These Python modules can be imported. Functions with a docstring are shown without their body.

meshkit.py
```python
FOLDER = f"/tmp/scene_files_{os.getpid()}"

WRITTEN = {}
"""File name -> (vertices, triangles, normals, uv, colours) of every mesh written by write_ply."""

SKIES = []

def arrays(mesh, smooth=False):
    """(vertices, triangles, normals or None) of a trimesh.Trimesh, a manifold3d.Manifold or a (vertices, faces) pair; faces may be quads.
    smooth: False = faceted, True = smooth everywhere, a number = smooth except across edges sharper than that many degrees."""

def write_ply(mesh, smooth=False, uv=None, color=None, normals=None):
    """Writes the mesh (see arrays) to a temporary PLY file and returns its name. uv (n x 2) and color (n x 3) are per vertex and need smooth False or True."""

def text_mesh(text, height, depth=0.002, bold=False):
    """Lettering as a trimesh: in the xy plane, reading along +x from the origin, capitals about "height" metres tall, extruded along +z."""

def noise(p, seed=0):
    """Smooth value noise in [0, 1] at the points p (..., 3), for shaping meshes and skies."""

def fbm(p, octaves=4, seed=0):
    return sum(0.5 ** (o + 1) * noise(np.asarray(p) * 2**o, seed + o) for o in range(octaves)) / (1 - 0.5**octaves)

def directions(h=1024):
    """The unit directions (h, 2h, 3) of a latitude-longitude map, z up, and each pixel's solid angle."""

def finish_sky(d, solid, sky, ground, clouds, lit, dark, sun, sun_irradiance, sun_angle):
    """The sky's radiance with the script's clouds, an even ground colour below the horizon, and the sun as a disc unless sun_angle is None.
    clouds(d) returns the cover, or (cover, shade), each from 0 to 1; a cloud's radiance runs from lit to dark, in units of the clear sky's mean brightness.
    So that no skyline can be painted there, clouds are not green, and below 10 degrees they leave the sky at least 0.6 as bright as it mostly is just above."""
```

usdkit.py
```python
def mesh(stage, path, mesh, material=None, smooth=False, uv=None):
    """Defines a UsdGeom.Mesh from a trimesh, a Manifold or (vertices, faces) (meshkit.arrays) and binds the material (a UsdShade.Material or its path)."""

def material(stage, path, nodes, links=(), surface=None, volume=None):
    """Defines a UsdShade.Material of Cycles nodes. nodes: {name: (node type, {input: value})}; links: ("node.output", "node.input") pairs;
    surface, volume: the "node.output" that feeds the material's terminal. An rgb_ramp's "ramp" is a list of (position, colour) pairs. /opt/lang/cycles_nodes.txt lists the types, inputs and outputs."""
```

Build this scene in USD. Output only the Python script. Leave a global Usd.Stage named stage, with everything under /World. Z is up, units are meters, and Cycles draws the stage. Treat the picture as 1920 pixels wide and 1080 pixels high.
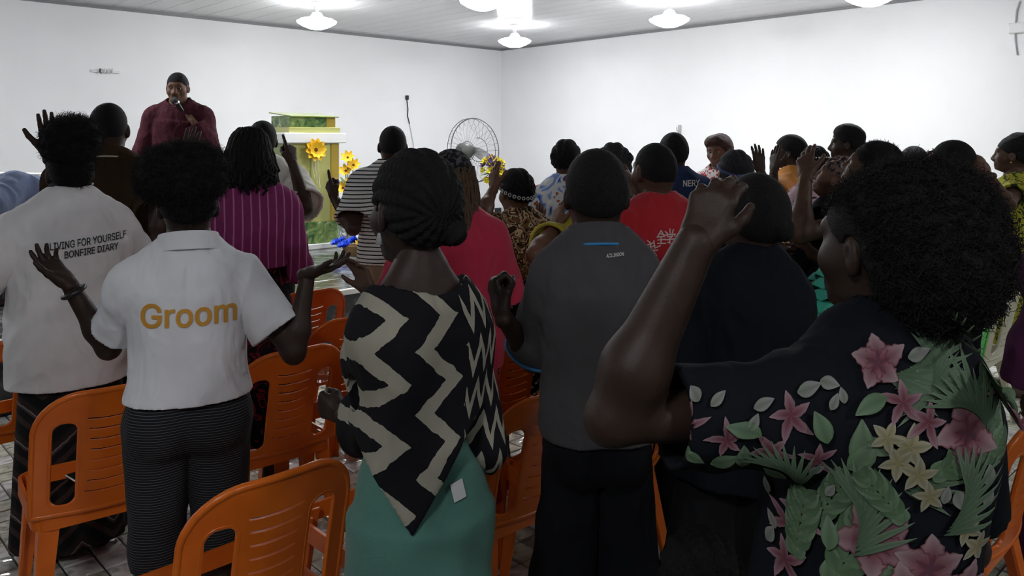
import math, random, numpy as np, trimesh, usdkit, meshkit, shapely
import manifold3d as m3
from shapely import affinity
from shapely.geometry import Polygon, LineString, Point, box as sbox
from scipy.interpolate import LinearNDInterpolator
from scipy.ndimage import map_coordinates
from scipy.sparse import coo_matrix
from pxr import Usd, UsdGeom, UsdLux, UsdShade, Gf, Sdf, Vt

stage = Usd.Stage.CreateInMemory()
UsdGeom.SetStageUpAxis(stage, 'Z'); UsdGeom.SetStageMetersPerUnit(stage, 1.0)
UsdGeom.Xform.Define(stage, '/World'); UsdGeom.Scope.Define(stage, '/World/Looks')
rng = np.random.default_rng(7)

# ---------------------------------------------------------------- camera, sky, exposure
CAM_Z, FPX, HORIZON = 1.60, 1505.0, 265.0
cam = UsdGeom.Camera.Define(stage, '/World/camera')
cam.AddTranslateOp().Set(Gf.Vec3d(0, 0, CAM_Z)); cam.AddRotateXOp().Set(90.0)
cam.CreateHorizontalApertureAttr(36.0); cam.CreateVerticalApertureAttr(20.25)
cam.CreateFocalLengthAttr(36.0 * FPX / 1920); cam.CreateClippingRangeAttr(Gf.Vec2f(0.05, 200))
cam.CreateVerticalApertureOffsetAttr(-36.0 * (540 - HORIZON) / 1920); cam.CreateExposureAttr(0.62)
LAMP_POWER = 60.0                                   # emission strength of the ceiling lamps
ADDED_LAMPS = [(1.3, 6.9), (-1.7, 7.2), (-4.6, 7.0), (-1.13, -.03), (.9, -2.24), (5.0, -1.8)]            # unseen lamps added as fill and to brighten the left wall: (r, f)
dome = UsdLux.DomeLight.Define(stage, '/World/night_sky'); dome.CreateIntensityAttr(0.01); dome.CreateColorAttr(Gf.Vec3f(.6, .7, 1))

def V(*a): return np.array(a[0] if len(a) == 1 else a, float)
def unit(v): v = np.asarray(v, float); return v / max(np.linalg.norm(v), 1e-9)
CAM = V(0, 0, CAM_Z)
def ray(px, py):                                    # direction through a pixel, scaled so that its y is 1
    return V((px - 960) / FPX, 1.0, (HORIZON - py) / FPX)
def at(px, py, y): return CAM + ray(px, py) * y       # the point at depth y
def on(px, py, z): d = ray(px, py); return CAM + d * ((z - CAM_Z) / d[2])   # the point at height z
def rz(a): c, s = math.cos(a), math.sin(a); return np.array([[c, -s, 0], [s, c, 0], [0, 0, 1]])
def rx(a): c, s = math.cos(a), math.sin(a); return np.array([[1, 0, 0], [0, c, -s], [0, s, c]])
def ry(a): c, s = math.cos(a), math.sin(a); return np.array([[c, 0, s], [0, 1, 0], [-s, 0, c]])
D2R = math.pi / 180

# ---------------------------------------------------------------- prims
_used = {}
def numbered(parent, name):
    k = (parent, name); n = _used.get(k, 0); _used[k] = n + 1
    return f'{parent}/{name}' if n == 0 else f'{parent}/{name}_{n:03d}'
def meta(p, label=None, cat=None, group=None, kind=None):
    p = p.GetPrim() if hasattr(p, 'GetPrim') else p
    for k, v in (('label', label), ('category', cat), ('group', group), ('kind', kind)):
        if v: p.SetCustomDataByKey(k, v)
    return p
def thing(name, label, cat, loc=(0, 0, 0), yaw=0.0, group=None):
    x = UsdGeom.Xform.Define(stage, numbered('/World', name))
    x.AddTranslateOp().Set(Gf.Vec3d(*map(float, loc)))
    if yaw: x.AddRotateZOp().Set(math.degrees(yaw))
    return meta(x, label, cat, group)
def part(parent, name, m, mt, smooth=40, label=None, kind=None, color=None):
    path = numbered(parent.GetPath().pathString if parent else '/World', name)
    g = usdkit.mesh(stage, path, m, mt, smooth)
    if color is not None:
        pv = UsdGeom.PrimvarsAPI(g).CreatePrimvar('tint', Sdf.ValueTypeNames.Color3fArray, 'vertex')
        pv.Set(Vt.Vec3fArray.FromNumpy(np.asarray(color, np.float32)))
    meta(g, label=label, kind=kind); return g.GetPrim()
def solo(name, m, mt, label, cat, smooth=40, group=None, kind=None):
    p = part(None, name, m, mt, smooth); return meta(p, label, cat, group, kind)
def struct(name, m, mt, smooth=False, label=None):
    p = part(None, name, m, mt, smooth); return meta(p, label, None, None, 'structure')
def copy_of(src, loc, yaw, label, group=None, tilt=0):
    was = src.GetCustomData(); base = src.GetName().rstrip('0123456789').rstrip('_')
    r = thing(base, label, was['category'], loc, yaw, group or was.get('group'))
    r.GetReferences().AddInternalReference(src.GetPath()); r.SetInstanceable(True); return r

def strands(parent, name, pts, widths, mt, kind='stuff'):   # pts (n, k, 3)
    n, k, _ = pts.shape
    c = UsdGeom.BasisCurves.Define(stage, numbered(parent.GetPath().pathString, name))
    c.CreateTypeAttr('linear'); c.CreateCurveVertexCountsAttr(Vt.IntArray.FromNumpy(np.full(n, k, np.int32)))
    c.CreatePointsAttr(Vt.Vec3fArray.FromNumpy(pts.reshape(-1, 3).astype(np.float32)))
    c.CreateWidthsAttr(Vt.FloatArray.FromNumpy(np.broadcast_to(np.asarray(widths, np.float32), (n, k)).ravel().copy())); c.SetWidthsInterpolation('vertex')
    UsdShade.MaterialBindingAPI.Apply(c.GetPrim()).Bind(mt); meta(c, kind=kind); return c.GetPrim()

# ---------------------------------------------------------------- materials
_m = {}
def mat(name, nodes, links, surface='p.BSDF'):
    if name not in _m: _m[name] = usdkit.material(stage, '/World/Looks/' + name, nodes, links, surface)
    return _m[name]
def plain(name, c, rough=.5, spec=.5, metal=0, noise=0.0, nscale=8, bump=0.0, bscale=60, sheen=0, emit=None, **kw):
    if name in _m: return _m[name]
    nd = {'p': ('principled_bsdf', dict(base_color=c, roughness=rough, specular_ior_level=spec, metallic=metal, sheen_weight=sheen, **kw))}
    lk = []
    if emit: nd['p'][1].update(emission_color=emit[0], emission_strength=emit[1])
    if noise or bump: nd['tc'] = ('texture_coordinate', {})
    if noise:
        nd['n'] = ('noise_texture', dict(scale=nscale, detail=4)); lk.append(('tc.object', 'n.vector'))
        c = np.array(c); nd['r'] = ('rgb_ramp', {'ramp': [(.25, tuple(c * (1 - noise))), (.75, tuple(np.minimum(c * (1 + noise), 1)))]})
        lk += [('n.fac', 'r.fac'), ('r.color', 'p.base_color')]
    if bump:
        nd['bn'] = ('noise_texture', dict(scale=bscale, detail=3)); nd['b'] = ('bump', dict(strength=bump, distance=.01))
        lk += [('tc.object', 'bn.vector'), ('bn.fac', 'b.height'), ('b.normal', 'p.normal')]
    return mat(name, nd, lk)
def cloth(name, c, noise=.10, rough=.9, sheen=.15, folds=.30):
    if name in _m: return _m[name]
    c = np.array(c)
    return mat(name, {'p': ('principled_bsdf', dict(roughness=rough, specular_ior_level=.2 if max(c) > .05 else .08, sheen_weight=sheen if max(c) > .1 else .0)), 'tc': ('texture_coordinate', {}), 'n': ('noise_texture', dict(scale=5, detail=4)),
        'r': ('rgb_ramp', {'ramp': [(.25, tuple(c * (1 - noise))), (.75, tuple(np.minimum(c * (1 + noise), 1)))]}), **FOLDS(folds)}, [('tc.object', 'n.vector'), ('n.fac', 'r.fac'), ('r.color', 'p.base_color')] + FOLDL)
def FOLDS(k): return {'fm': ('mapping', dict(scale=(9, 9, 3.2), rotation=(.12, .2, 0))), 'fn': ('noise_texture', dict(scale=1, detail=2.2, roughness=.45, distortion=.9)), 'fb': ('bump', dict(strength=k, distance=.045))}
FOLDL = [('tc.object', 'fm.vector'), ('fm.vector', 'fn.vector'), ('fn.fac', 'fb.height'), ('fb.normal', 'p.normal')]
def skin(name, c): return plain(name, c, .52, .28, 0, .15, 30, .05, 220)
def banded(name, expr, ramp, rough=.9, interp=False, bump=0.0, **kw):
    """A pattern: EXPR is a list of extra nodes and links that end in 'v.value' or 'v.fac' style output named in expr['out']."""
    nd = {'p': ('principled_bsdf', dict(roughness=rough, specular_ior_level=.15, sheen_weight=.0, **kw)), 'tc': ('texture_coordinate', {}),
          'r': ('rgb_ramp', {'ramp': ramp, 'interpolate': interp})}
    nd.update(expr['nodes']); nd.update(FOLDS(.25))
    return mat(name, nd, FOLDL + expr['links'] + [(expr['out'], 'r.fac'), ('r.color', 'p.base_color')])
def M(op, a=None, b=None, c=None):
    d = dict(math_type=op)
    for k, v in (('value1', a), ('value2', b), ('value3', c)):
        if v is not None: d[k] = v
    return ('math', d)

# ---------------------------------------------------------------- signed distance fields
def cone(a, b, ra, rb=None, k=.02): return ('c', np.asarray(a, float), np.asarray(b, float), float(ra), float(ra if rb is None else rb), k)
def ell(c, r, R=None, k=.02): return ('e', np.asarray(c, float), np.asarray(r, float), np.eye(3) if R is None else np.asarray(R), k)
def ecyl(a, b, wa, wb, R=None, k=.02):                # an elliptical cone with flat ends: half sizes wa=(x,y) at a, wb at b
    return ('y', np.asarray(a, float), np.asarray(b, float), np.asarray(wa, float), np.asarray(wb, float), np.eye(3) if R is None else np.asarray(R), k)
def grow(p, e, k=None):
    p = list(p)
    if p[0] == 'c': p[3] += e; p[4] += e
    elif p[0] == 'e': p[2] = p[2] + e
    else: p[3] = p[3] + e; p[4] = p[4] + e
    if k is not None: p[-1] = k
    return tuple(p)
def bounds(p):
    if p[0] == 'c': return np.minimum(p[1] - p[3], p[2] - p[4]), np.maximum(p[1] + p[3], p[2] + p[4])
    if p[0] == 'e': r = np.sqrt(((p[3] * p[2]) ** 2).sum(1)); return p[1] - r, p[1] + r
    r = max(p[3].max(), p[4].max()); return np.minimum(p[1], p[2]) - r, np.maximum(p[1], p[2]) + r
def dist(p, X, Y, Z):
    if p[0] == 'c':
        a, ba = p[1], p[2] - p[1]; L = max((ba ** 2).sum(), 1e-9)
        x, y, z = X - a[0], Y - a[1], Z - a[2]
        t = np.clip((x * ba[0] + y * ba[1] + z * ba[2]) / L, 0, 1)
        return np.sqrt((x - t * ba[0]) ** 2 + (y - t * ba[1]) ** 2 + (z - t * ba[2]) ** 2) - (p[3] + (p[4] - p[3]) * t)
    if p[0] == 'e':
        c, r, R = p[1], p[2], p[3]; x, y, z = X - c[0], Y - c[1], Z - c[2]
        q = [(x * R[0, i] + y * R[1, i] + z * R[2, i]) / r[i] for i in range(3)]
        k0 = np.sqrt(q[0] ** 2 + q[1] ** 2 + q[2] ** 2); k1 = np.sqrt((q[0] / r[0]) ** 2 + (q[1] / r[1]) ** 2 + (q[2] / r[2]) ** 2)
        return k0 * (k0 - 1) / np.maximum(k1, 1e-6)
    a, ba, wa, wb, R = p[1], p[2] - p[1], p[3], p[4], p[5]; L = np.linalg.norm(ba)
    x, y, z = X - a[0], Y - a[1], Z - a[2]
    t = (x * ba[0] + y * ba[1] + z * ba[2]) / L ** 2; tc = np.clip(t, 0, 1)
    x, y, z = x - t * ba[0], y - t * ba[1], z - t * ba[2]
    qx, qy = x * R[0, 0] + y * R[1, 0] + z * R[2, 0], x * R[0, 1] + y * R[1, 1] + z * R[2, 1]
    hx, hy = wa[0] + (wb[0] - wa[0]) * tc, wa[1] + (wb[1] - wa[1]) * tc
    k0 = np.sqrt((qx / hx) ** 2 + (qy / hy) ** 2); k1 = np.sqrt((qx / hx ** 2) ** 2 + (qy / hy ** 2) ** 2)
    return np.maximum(k0 * (k0 - 1) / np.maximum(k1, 1e-5), np.maximum(-t, t - 1) * L)
def smin(a, b, k):
    if k <= 0: return np.minimum(a, b)
    h = np.maximum(k - np.abs(a - b), 0) / k; return np.minimum(a, b) - h * h * k * .25
class Field:
    def __init__(s, lo, hi, h):
        s.lo, s.h = np.asarray(lo, float), h
        n = np.maximum(np.ceil((np.asarray(hi) - s.lo) / h).astype(int) + 1, 4)
        s.ax = [(s.lo[i] + h * np.arange(n[i])).astype(np.float32) for i in range(3)]
        s.d = np.full(n, .25, np.float32)
    @classmethod
    def around(cls, prims, h, pad=.03):
        b = [bounds(p) for p in prims]
        return cls(np.min([x[0] for x in b], 0) - pad, np.max([x[1] for x in b], 0) + pad, h)
    def blank(s): f = object.__new__(Field); f.lo, f.h, f.ax = s.lo, s.h, s.ax; f.d = np.full_like(s.d, .25); return f
    def xyz(s): return s.ax[0][:, None, None], s.ax[1][None, :, None], s.ax[2][None, None, :]
    def _sl(s, p, m):
        lo, hi = bounds(p); sl = []
        for i in range(3):
            a = int(np.clip(np.floor((lo[i] - m - s.lo[i]) / s.h), 0, len(s.ax[i]))); b = int(np.clip(np.ceil((hi[i] + m - s.lo[i]) / s.h) + 1, 0, len(s.ax[i])))
            sl.append(slice(a, max(b, a)))
        return tuple(sl)
    def _ev(s, p, sl): return dist(p, s.ax[0][sl[0]][:, None, None], s.ax[1][sl[1]][None, :, None], s.ax[2][sl[2]][None, None, :])
    def add(s, prims, k=None):
        for p in prims:
            kk = p[-1] if k is None else k; sl = s._sl(p, kk + .03)
            if 0 in s.d[sl].shape: continue
            s.d[sl] = smin(s.d[sl], s._ev(p, sl), kk)
        return s
    def cut(s, prims, k=.0):
        for p in prims:
            sl = s._sl(p, k + .02)
            if 0 in s.d[sl].shape: continue
            s.d[sl] = -smin(-s.d[sl], s._ev(p, sl), k)
        return s
    def lin(s, n, c): X, Y, Z = s.xyz(); return X * np.float32(n[0]) + Y * np.float32(n[1]) + Z * np.float32(n[2]) - np.float32(c)
    def below(s, n, c): s.d = np.maximum(s.d, s.lin(n, c)); return s      # keep n.p < c
    def hollow(s, t, n, c):                            # hollow out the region n.p < c, leaving a wall of thickness t
        s.d = np.maximum(s.d, -np.maximum(s.d + t, s.lin(n, c))); return s
    def out(s, v):                                     # the outward direction of the solid before it was hollowed and cut: shells keep their thickness when pushed along it
        at_ = lambda p: map_coordinates(s.pre, ((p - s.lo) / s.h).T, order=1, mode='nearest')
        g = np.stack([at_(v + e) - at_(v - e) for e in np.eye(3) * s.h * 1.5], 1); return g / np.maximum(np.linalg.norm(g, axis=1, keepdims=True), 1e-6)
    def join(s, o, k=.0): s.d = smin(s.d, o.d, k); return s
    def mesh(s, relax=1):
        d = s.d.copy(); d[[0, -1]] = .1; d[:, [0, -1]] = .1; d[:, :, [0, -1]] = .1
        q = d < 0; c = np.zeros(np.array(d.shape) - 1, np.int8); cor = [(i, j, k) for i in (0, 1) for j in (0, 1) for k in (0, 1)]
        n = np.array(c.shape)
        for i, j, k in cor: c += q[i:i + n[0], j:j + n[1], k:k + n[2]]
        ids = np.argwhere((c > 0) & (c < 8))
        if not len(ids): return None
        val = {o: d[ids[:, 0] + o[0], ids[:, 1] + o[1], ids[:, 2] + o[2]] for o in cor}
        acc, cnt = np.zeros((len(ids), 3)), np.zeros(len(ids))
        for a in cor:
            for ax in range(3):
                if a[ax]: continue
                b = tuple(1 if i == ax else a[i] for i in range(3)); va, vb = val[a], val[b]
                m = (va < 0) != (vb < 0); t = np.where(m, va / np.where(m, va - vb, 1), 0)
                p = np.tile(np.array(a, float), (len(ids), 1)); p[:, ax] = t
                acc[m] += p[m]; cnt += m
        v = s.lo + (ids + acc / cnt[:, None]) * s.h
        num = np.full(c.shape, -1, np.int32); num[tuple(ids.T)] = np.arange(len(ids))
        fs = []
        for ax in range(3):
            u, w = (ax + 1) % 3, (ax + 2) % 3
            s0 = [slice(None)] * 3; s1 = [slice(None)] * 3; s0[ax] = slice(0, -1); s1[ax] = slice(1, None)
            a, b = q[tuple(s0)], q[tuple(s1)]; e = np.argwhere(a != b)
            e = e[(e[:, u] > 0) & (e[:, w] > 0) & (e[:, u] < d.shape[u] - 1) & (e[:, w] < d.shape[w] - 1)]
            ins = a[tuple(e.T)]; du, dw = np.eye(3, dtype=int)[u], np.eye(3, dtype=int)[w]
            g = lambda o: num[tuple((e - o).T)]
            quad = np.stack([g(du + dw), g(dw), g(0 * du), g(du)], 1); quad[~ins] = quad[~ins][:, ::-1]; fs.append(quad)
        f = np.vstack(fs); f = np.vstack([f[:, [0, 1, 2]], f[:, [0, 2, 3]]])
        m = trimesh.Trimesh(v, f, process=False)
        if relax:
            e = np.vstack([f[:, [0, 1]], f[:, [1, 2]], f[:, [2, 0]]]); A = coo_matrix((np.ones(2 * len(e)), (np.r_[e[:, 0], e[:, 1]], np.r_[e[:, 1], e[:, 0]])), (len(v), len(v))).tocsr(); A.data[:] = 1
            w = 1 / np.maximum(np.asarray(A.sum(1)), 1)
            for k in (.5, -.52) * relax: v = v + k * (A @ v * w - v)
            m = trimesh.Trimesh(v, f, process=False)
        return m
def joined(ms):
    ms = [m for m in ms if m is not None]
    return trimesh.util.concatenate(ms) if len(ms) > 1 else ms[0]
def fused(ms):
    try:
        r = None
        for m in ms:
            a = m3.Manifold(m3.Mesh(np.asarray(m.vertices, np.float32), np.asarray(m.faces, np.uint32)))
            if a.is_empty() or a.status() != m3.Error.NoError: raise ValueError
            r = a if r is None else r + a
        o = r.to_mesh(); return trimesh.Trimesh(o.vert_properties[:, :3], o.tri_verts, process=False)
    except Exception: return joined(ms)
# ---------------------------------------------------------------- plain shapes
def bx(lo, hi, bev=0.0):
    lo, hi = np.asarray(lo, float), np.asarray(hi, float)
    if bev <= 0: m = trimesh.creation.box(extents=hi - lo); m.apply_translation((lo + hi) / 2); return m
    pts = []
    for c in np.ndindex(2, 2, 2):
        p = np.where(np.array(c) == 0, lo, hi); sg = np.where(np.array(c) == 0, 1, -1)
        for i in range(3): q = p.copy(); j = [k for k in range(3) if k != i]; q[j] += sg[j] * bev; pts.append(q)
    h = m3.Manifold.hull_points(np.array(pts)).to_mesh(); return trimesh.Trimesh(h.vert_properties[:, :3], h.tri_verts, process=False)
def man(m): o = m.to_mesh(); return trimesh.Trimesh(o.vert_properties[:, :3], o.tri_verts, process=False)
def tube(pts, r, n=8, closed=False):
    pts = np.asarray(pts, float); k = len(pts); r = np.broadcast_to(np.asarray(r, float), (k,))
    T = np.gradient(pts, axis=0) if not closed else np.roll(pts, -1, 0) - np.roll(pts, 1, 0)
    T /= np.maximum(np.linalg.norm(T, axis=1, keepdims=True), 1e-9)
    u = unit(np.cross(T[0], V(.3, .5, .81))); rings = []
    for i in range(k):
        u = unit(u - T[i] * (u @ T[i])); w = np.cross(T[i], u); a = np.arange(n) * 2 * math.pi / n
        rings.append(pts[i] + r[i] * (np.cos(a)[:, None] * u + np.sin(a)[:, None] * w))
    v = np.vstack(rings); f = []
    for i in range(k if closed else k - 1):
        o, p = i * n, ((i + 1) % k) * n
        for j in range(n): a, b = (j, (j + 1) % n); f += [[o + a, o + b, p + b], [o + a, p + b, p + a]]
    if not closed:
        v = np.vstack([v, pts[:1], pts[-1:]]); e = (k - 1) * n
        for j in range(n): f += [[len(v) - 2, (j + 1) % n, j], [len(v) - 1, e + j, e + (j + 1) % n]]
    return trimesh.Trimesh(v, f, process=False)
def lathe(prof, n=32):
    m = trimesh.creation.revolve(np.asarray(prof, float), sections=n); return m
def moved(m, t=(0, 0, 0), R=None):
    m = m.copy(); 
    if R is not None: m.vertices = np.asarray(m.vertices) @ np.asarray(R).T
    m.vertices = np.asarray(m.vertices) + np.asarray(t, float); return m
# ---------------------------------------------------------------- people
HAIR = plain('hair_black', (.006, .0055, .006), .75, .25, 0, .3, 40, .6, 350)
HAIR_STRAND = plain('hair_strand', (.008, .007, .007), .7, .2)
TINT = mat('tinted', {'a': ('attribute', {'attribute': 'tint'}), 'p': ('principled_bsdf', dict(roughness=.85, specular_ior_level=.2))}, [('a.color', 'p.base_color')])
EYE = mat('eye', {'a': ('attribute', {'attribute': 'tint'}), 'p': ('principled_bsdf', dict(roughness=.15))}, [('a.color', 'p.base_color')])
SKINS = {'dark': skin('skin_dark', (.040, .021, .014)), 'brown': skin('skin_brown', (.078, .040, .026)), 'warm': skin('skin_warm', (.125, .060, .037)), 'deep': skin('skin_deep', (.030, .0165, .0115))}
POSES = {'open': (6, 8, 10, 8, 12), 'relax': (28, 30, 34, 38, 20), 'cup': (10, 16, 24, 32, 10), 'fist': (78, 84, 86, 88, 60), 'point': (4, 74, 82, 86, 50), 'two': (4, 8, 80, 84, 50), 'grip': (62, 66, 70, 72, 45), 'spread': (4, 6, 6, 4, 0)}

def fold_noise(p, scale, seed, stretch=(1, 1, .35)):
    q = p * np.array(stretch) * scale
    w = meshkit.fbm(q * .6 + 31.7, 2, seed + 9)[:, None] * 1.6
    return 1 - 2 * np.abs(2 * meshkit.fbm(q + w, 3, seed) - 1)
def displaced(m, amt, n=None):
    n = np.asarray(m.vertex_normals) if n is None else n; v = np.asarray(m.vertices) + n * np.asarray(amt)[:, None]
    return trimesh.Trimesh(v, m.faces, process=False)

class Person:
    count = 0
    def __init__(s, label, px, py, D, yaw=0, build='m', base=0.0, H=None, head=(0, 0, 0), lean=(0, 0), L=None, R=None, tone='dark', h=.010, hf=.0055, hh=.0045, girth=1.0, twist=0, legs=None, face=True, z=None, hs=1.0, sw=None, drop=0.0, nk=1.0):
        Person.count += 1; s.seed = Person.count * 17
        s.h, s.hf, s.hh, s.tone, s.f, s.g = h, hf, hh, tone, build == 'f', girth
        s.yaw = yaw * D2R; s.Rw = rz(s.yaw); crown = at(px, py, D) if z is None else V(at(px, py, D)[0], D, z)
        H = H or crown[2] - base; want = crown[2] - base
        s.Rt = rz(twist * D2R) @ ry(lean[1] * D2R) @ rx(-lean[0] * D2R)
        s.Rh = s.Rt @ rz(head[0] * D2R) @ ry(head[2] * D2R) @ rx(-head[1] * D2R)
        for _ in range(3):
            s.H = H; s.s = H / 1.7; s.hs = hs * (H / 1.7) ** .35; c = s.hp((0, -.005, .114)); H += want - c[2]
        s.pos = V(crown[0], crown[1], base) - s.Rw @ V(c[0], c[1], 0); s.pos[2] = base
        s.root = thing('person', label, 'person', s.pos, s.yaw); s.label = label
        k, f, g = s.s, s.f, girth
        s.sw = sw or (.148 if f else .172) * (g + 1) / 2; s.drop = drop + (.012 if f else 0)
        ch, wa, hi = ((.142, .118, .158) if f else (.160, .138, .150)); ch, wa, hi = ch * g, wa * g, hi * g
        dp = (g + 1) / 2
        T = lambda x, y, z: s.tp((x, y, z))
        U = lambda a, b, z, r: (ell(V(0, 0, 0), r))
        s.torso = [ell(T(0, 0, .94), V(hi, .112 * dp, .12) * k, s.Rt, .05), ell(T(0, .0, 1.08), V(wa, .092 * dp, .16) * k, s.Rt, .06), ell(T(0, -.005, 1.27), V(ch, .108 * dp, .185) * k, s.Rt, .06),
                   ell(T(.055 * g, -.05, 1.30), V(.075, .06, .12) * k, s.Rt, .04), ell(T(-.055 * g, -.05, 1.30), V(.075, .06, .12) * k, s.Rt, .04),
                   cone(T(-s.sw * .8, -.01, 1.362 - s.drop), T(s.sw * .8, -.01, 1.362 - s.drop), .054 * k, k=.06)]
        for q in (-1, 1):
            s.torso += [ell(T(q * .078 * g, -.055 * dp, .90), V(.088 * g, .085 * dp, .105) * k, s.Rt, .04), cone(T(q * .105, -.012, 1.385 - s.drop), T(q * .032, -.014, 1.455), .036 * k, .038 * k, .05)]
            if f: s.torso.append(ell(T(q * .066, .085 * dp, 1.25), V(.058, .055, .06) * k * (g + .1), s.Rt, .03))
        s.neck = [cone(T(0, -.012, 1.42), s.hp((0, -.022, -.05)), (.060 if f else .067) * nk * k, (.054 if f else .061) * nk * k, .04)]; s.nk = nk * (.060 if f else .067)
        ja = 1.0 if not f else .93
        P = s.hp
        e = lambda c, r, k=.02: ell(P(c), V(r) * s.hs, s.Rh, k)
        cn = lambda a, b, ra, rb=None, k=.015: cone(P(a), P(b), ra * s.hs, (ra if rb is None else rb) * s.hs, k)
        s.cran = [e((0, -.014, .026), (.0755, .096, .089)), e((0, -.045, -.005), (.066, .058, .068), .03)]
        s.headp = s.cran + [e((0, .028, -.028), (.061, .066, .082), .03), e((0, .03, -.074), (.052 * ja, .052, .042), .03), cn((-.012, .068, -.104), (.012, .068, -.104), .018, k=.03)]
        if face:
            s.headp += [cn((-.034, .074, .026), (.034, .074, .026), .015, k=.02), cn((0, .086, .008), (0, .103, -.030), .0085, .0155), cn((-.016, .094, -.036), (.016, .094, -.036), .0105, k=.012),
                        cn((-.019, .083, -.0595), (.019, .083, -.0595), .0105, k=.012), cn((-.017, .082, -.074), (.017, .082, -.074), .0115, k=.012)]
            for q in (-1, 1): s.headp += [e((q * .044, .052, -.028), (.026, .03, .026), .025)]
        s.socket = [e((q * .031, .093, .002), (.017, .012, .011), .01) for q in (-1, 1)] if face else []
        s.ears = [ell(P((q * .077, -.006, -.012)), V(.011, .020, .032) * s.hs, s.Rh @ rz(q * .5) @ rx(-.15), .008) for q in (-1, 1)]
        s.concha = [ell(P((q * .088, .0, -.010)), V(.007, .009, .017) * s.hs, s.Rh @ rz(q * .5), .004) for q in (-1, 1)]
        # legs
        lg = legs or {}
        s.legs, s.feet, s.legj = [], [], []
        for q in (-1, 1):
            hip, kn, an = V(q * .088 * g, -.005, .88) * k, V(q * .095, .015, .485) * k, V(q * .10, -.015, .085) * k
            if q in lg: kn, an = [V(x) * k for x in lg[q]]
            s.legs += [cone(hip, kn, .089 * g * k, .056 * k, .05), cone(kn, an, .052 * k, .036 * k, .03), ell(kn + (an - kn) * .32 + V(0, -.014, 0) * k, V(.050, .052, .12) * k, None, .04)]
            s.legj.append((hip, kn, an)); ft = an * V(1, 1, 0) + V(0, 0, .035) * k
            s.feet.append((q, ft)); s.legs += [cone(an, ft + V(0, -.03, 0), .034 * k, .03 * k, .03), cone(ft + V(0, -.03, -.004), ft + V(q * .02, .13, -.014), .03 * k, .02 * k, .03)]
        # arms
        s.arm = {}
        for q, spec in ((-1, L), (1, R)): s.arm[q] = s.pose_arm(q, spec or {})
        s.mats = SKINS[tone]
    def tp(s, p): p = V(p); o = V(0, 0, .92); return (s.Rt @ (p - o) + o) * s.s
    def hp(s, p): n = s.tp((0, -.006, 1.478)); return n + s.Rh @ ((V(p) + V(0, .014, .112)) * s.hs) * 1.0
    def w2l(s, p): return s.Rw.T @ (V(p) - s.pos)
    def l2w(s, p): return s.Rw @ V(p) + s.pos
    def reach(s, S, L, t):
        if len(t) == 3: return S + unit(t) * L                       # a direction in the person's own frame
        px, py, sg = t[1], t[2], t[3]; o, d = s.w2l(CAM), s.Rw.T @ unit(ray(px, py)); m = S - o; b = m @ d; c = m @ m - L * L
        D = b * b - c
        if D < 0: return S + unit(o + d * b - S) * L
        return o + d * (b + sg * math.sqrt(D))
    def pose_arm(s, q, sp):
        k = s.s; L1, L2 = .30 * k * sp.get('len', 1), .255 * k * sp.get('len', 1)
        S = s.tp((q * s.sw, -.012 + sp.get('sy', 0), 1.358 - s.drop + sp.get('sz', 0)))
        E = s.reach(S, L1, sp.get('e', (q * .16, -.02, -1))); W = s.reach(E, L2, sp.get('w', (q * .04, .22, -1)))
        fd = unit(W - E); F = unit(s.Rw.T @ V(sp['F'])) if 'F' in sp else fd
        N = s.Rw.T @ V(sp['N']) if 'N' in sp else V(-q, 0, 0); N = unit(N - F * (N @ F))
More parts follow.
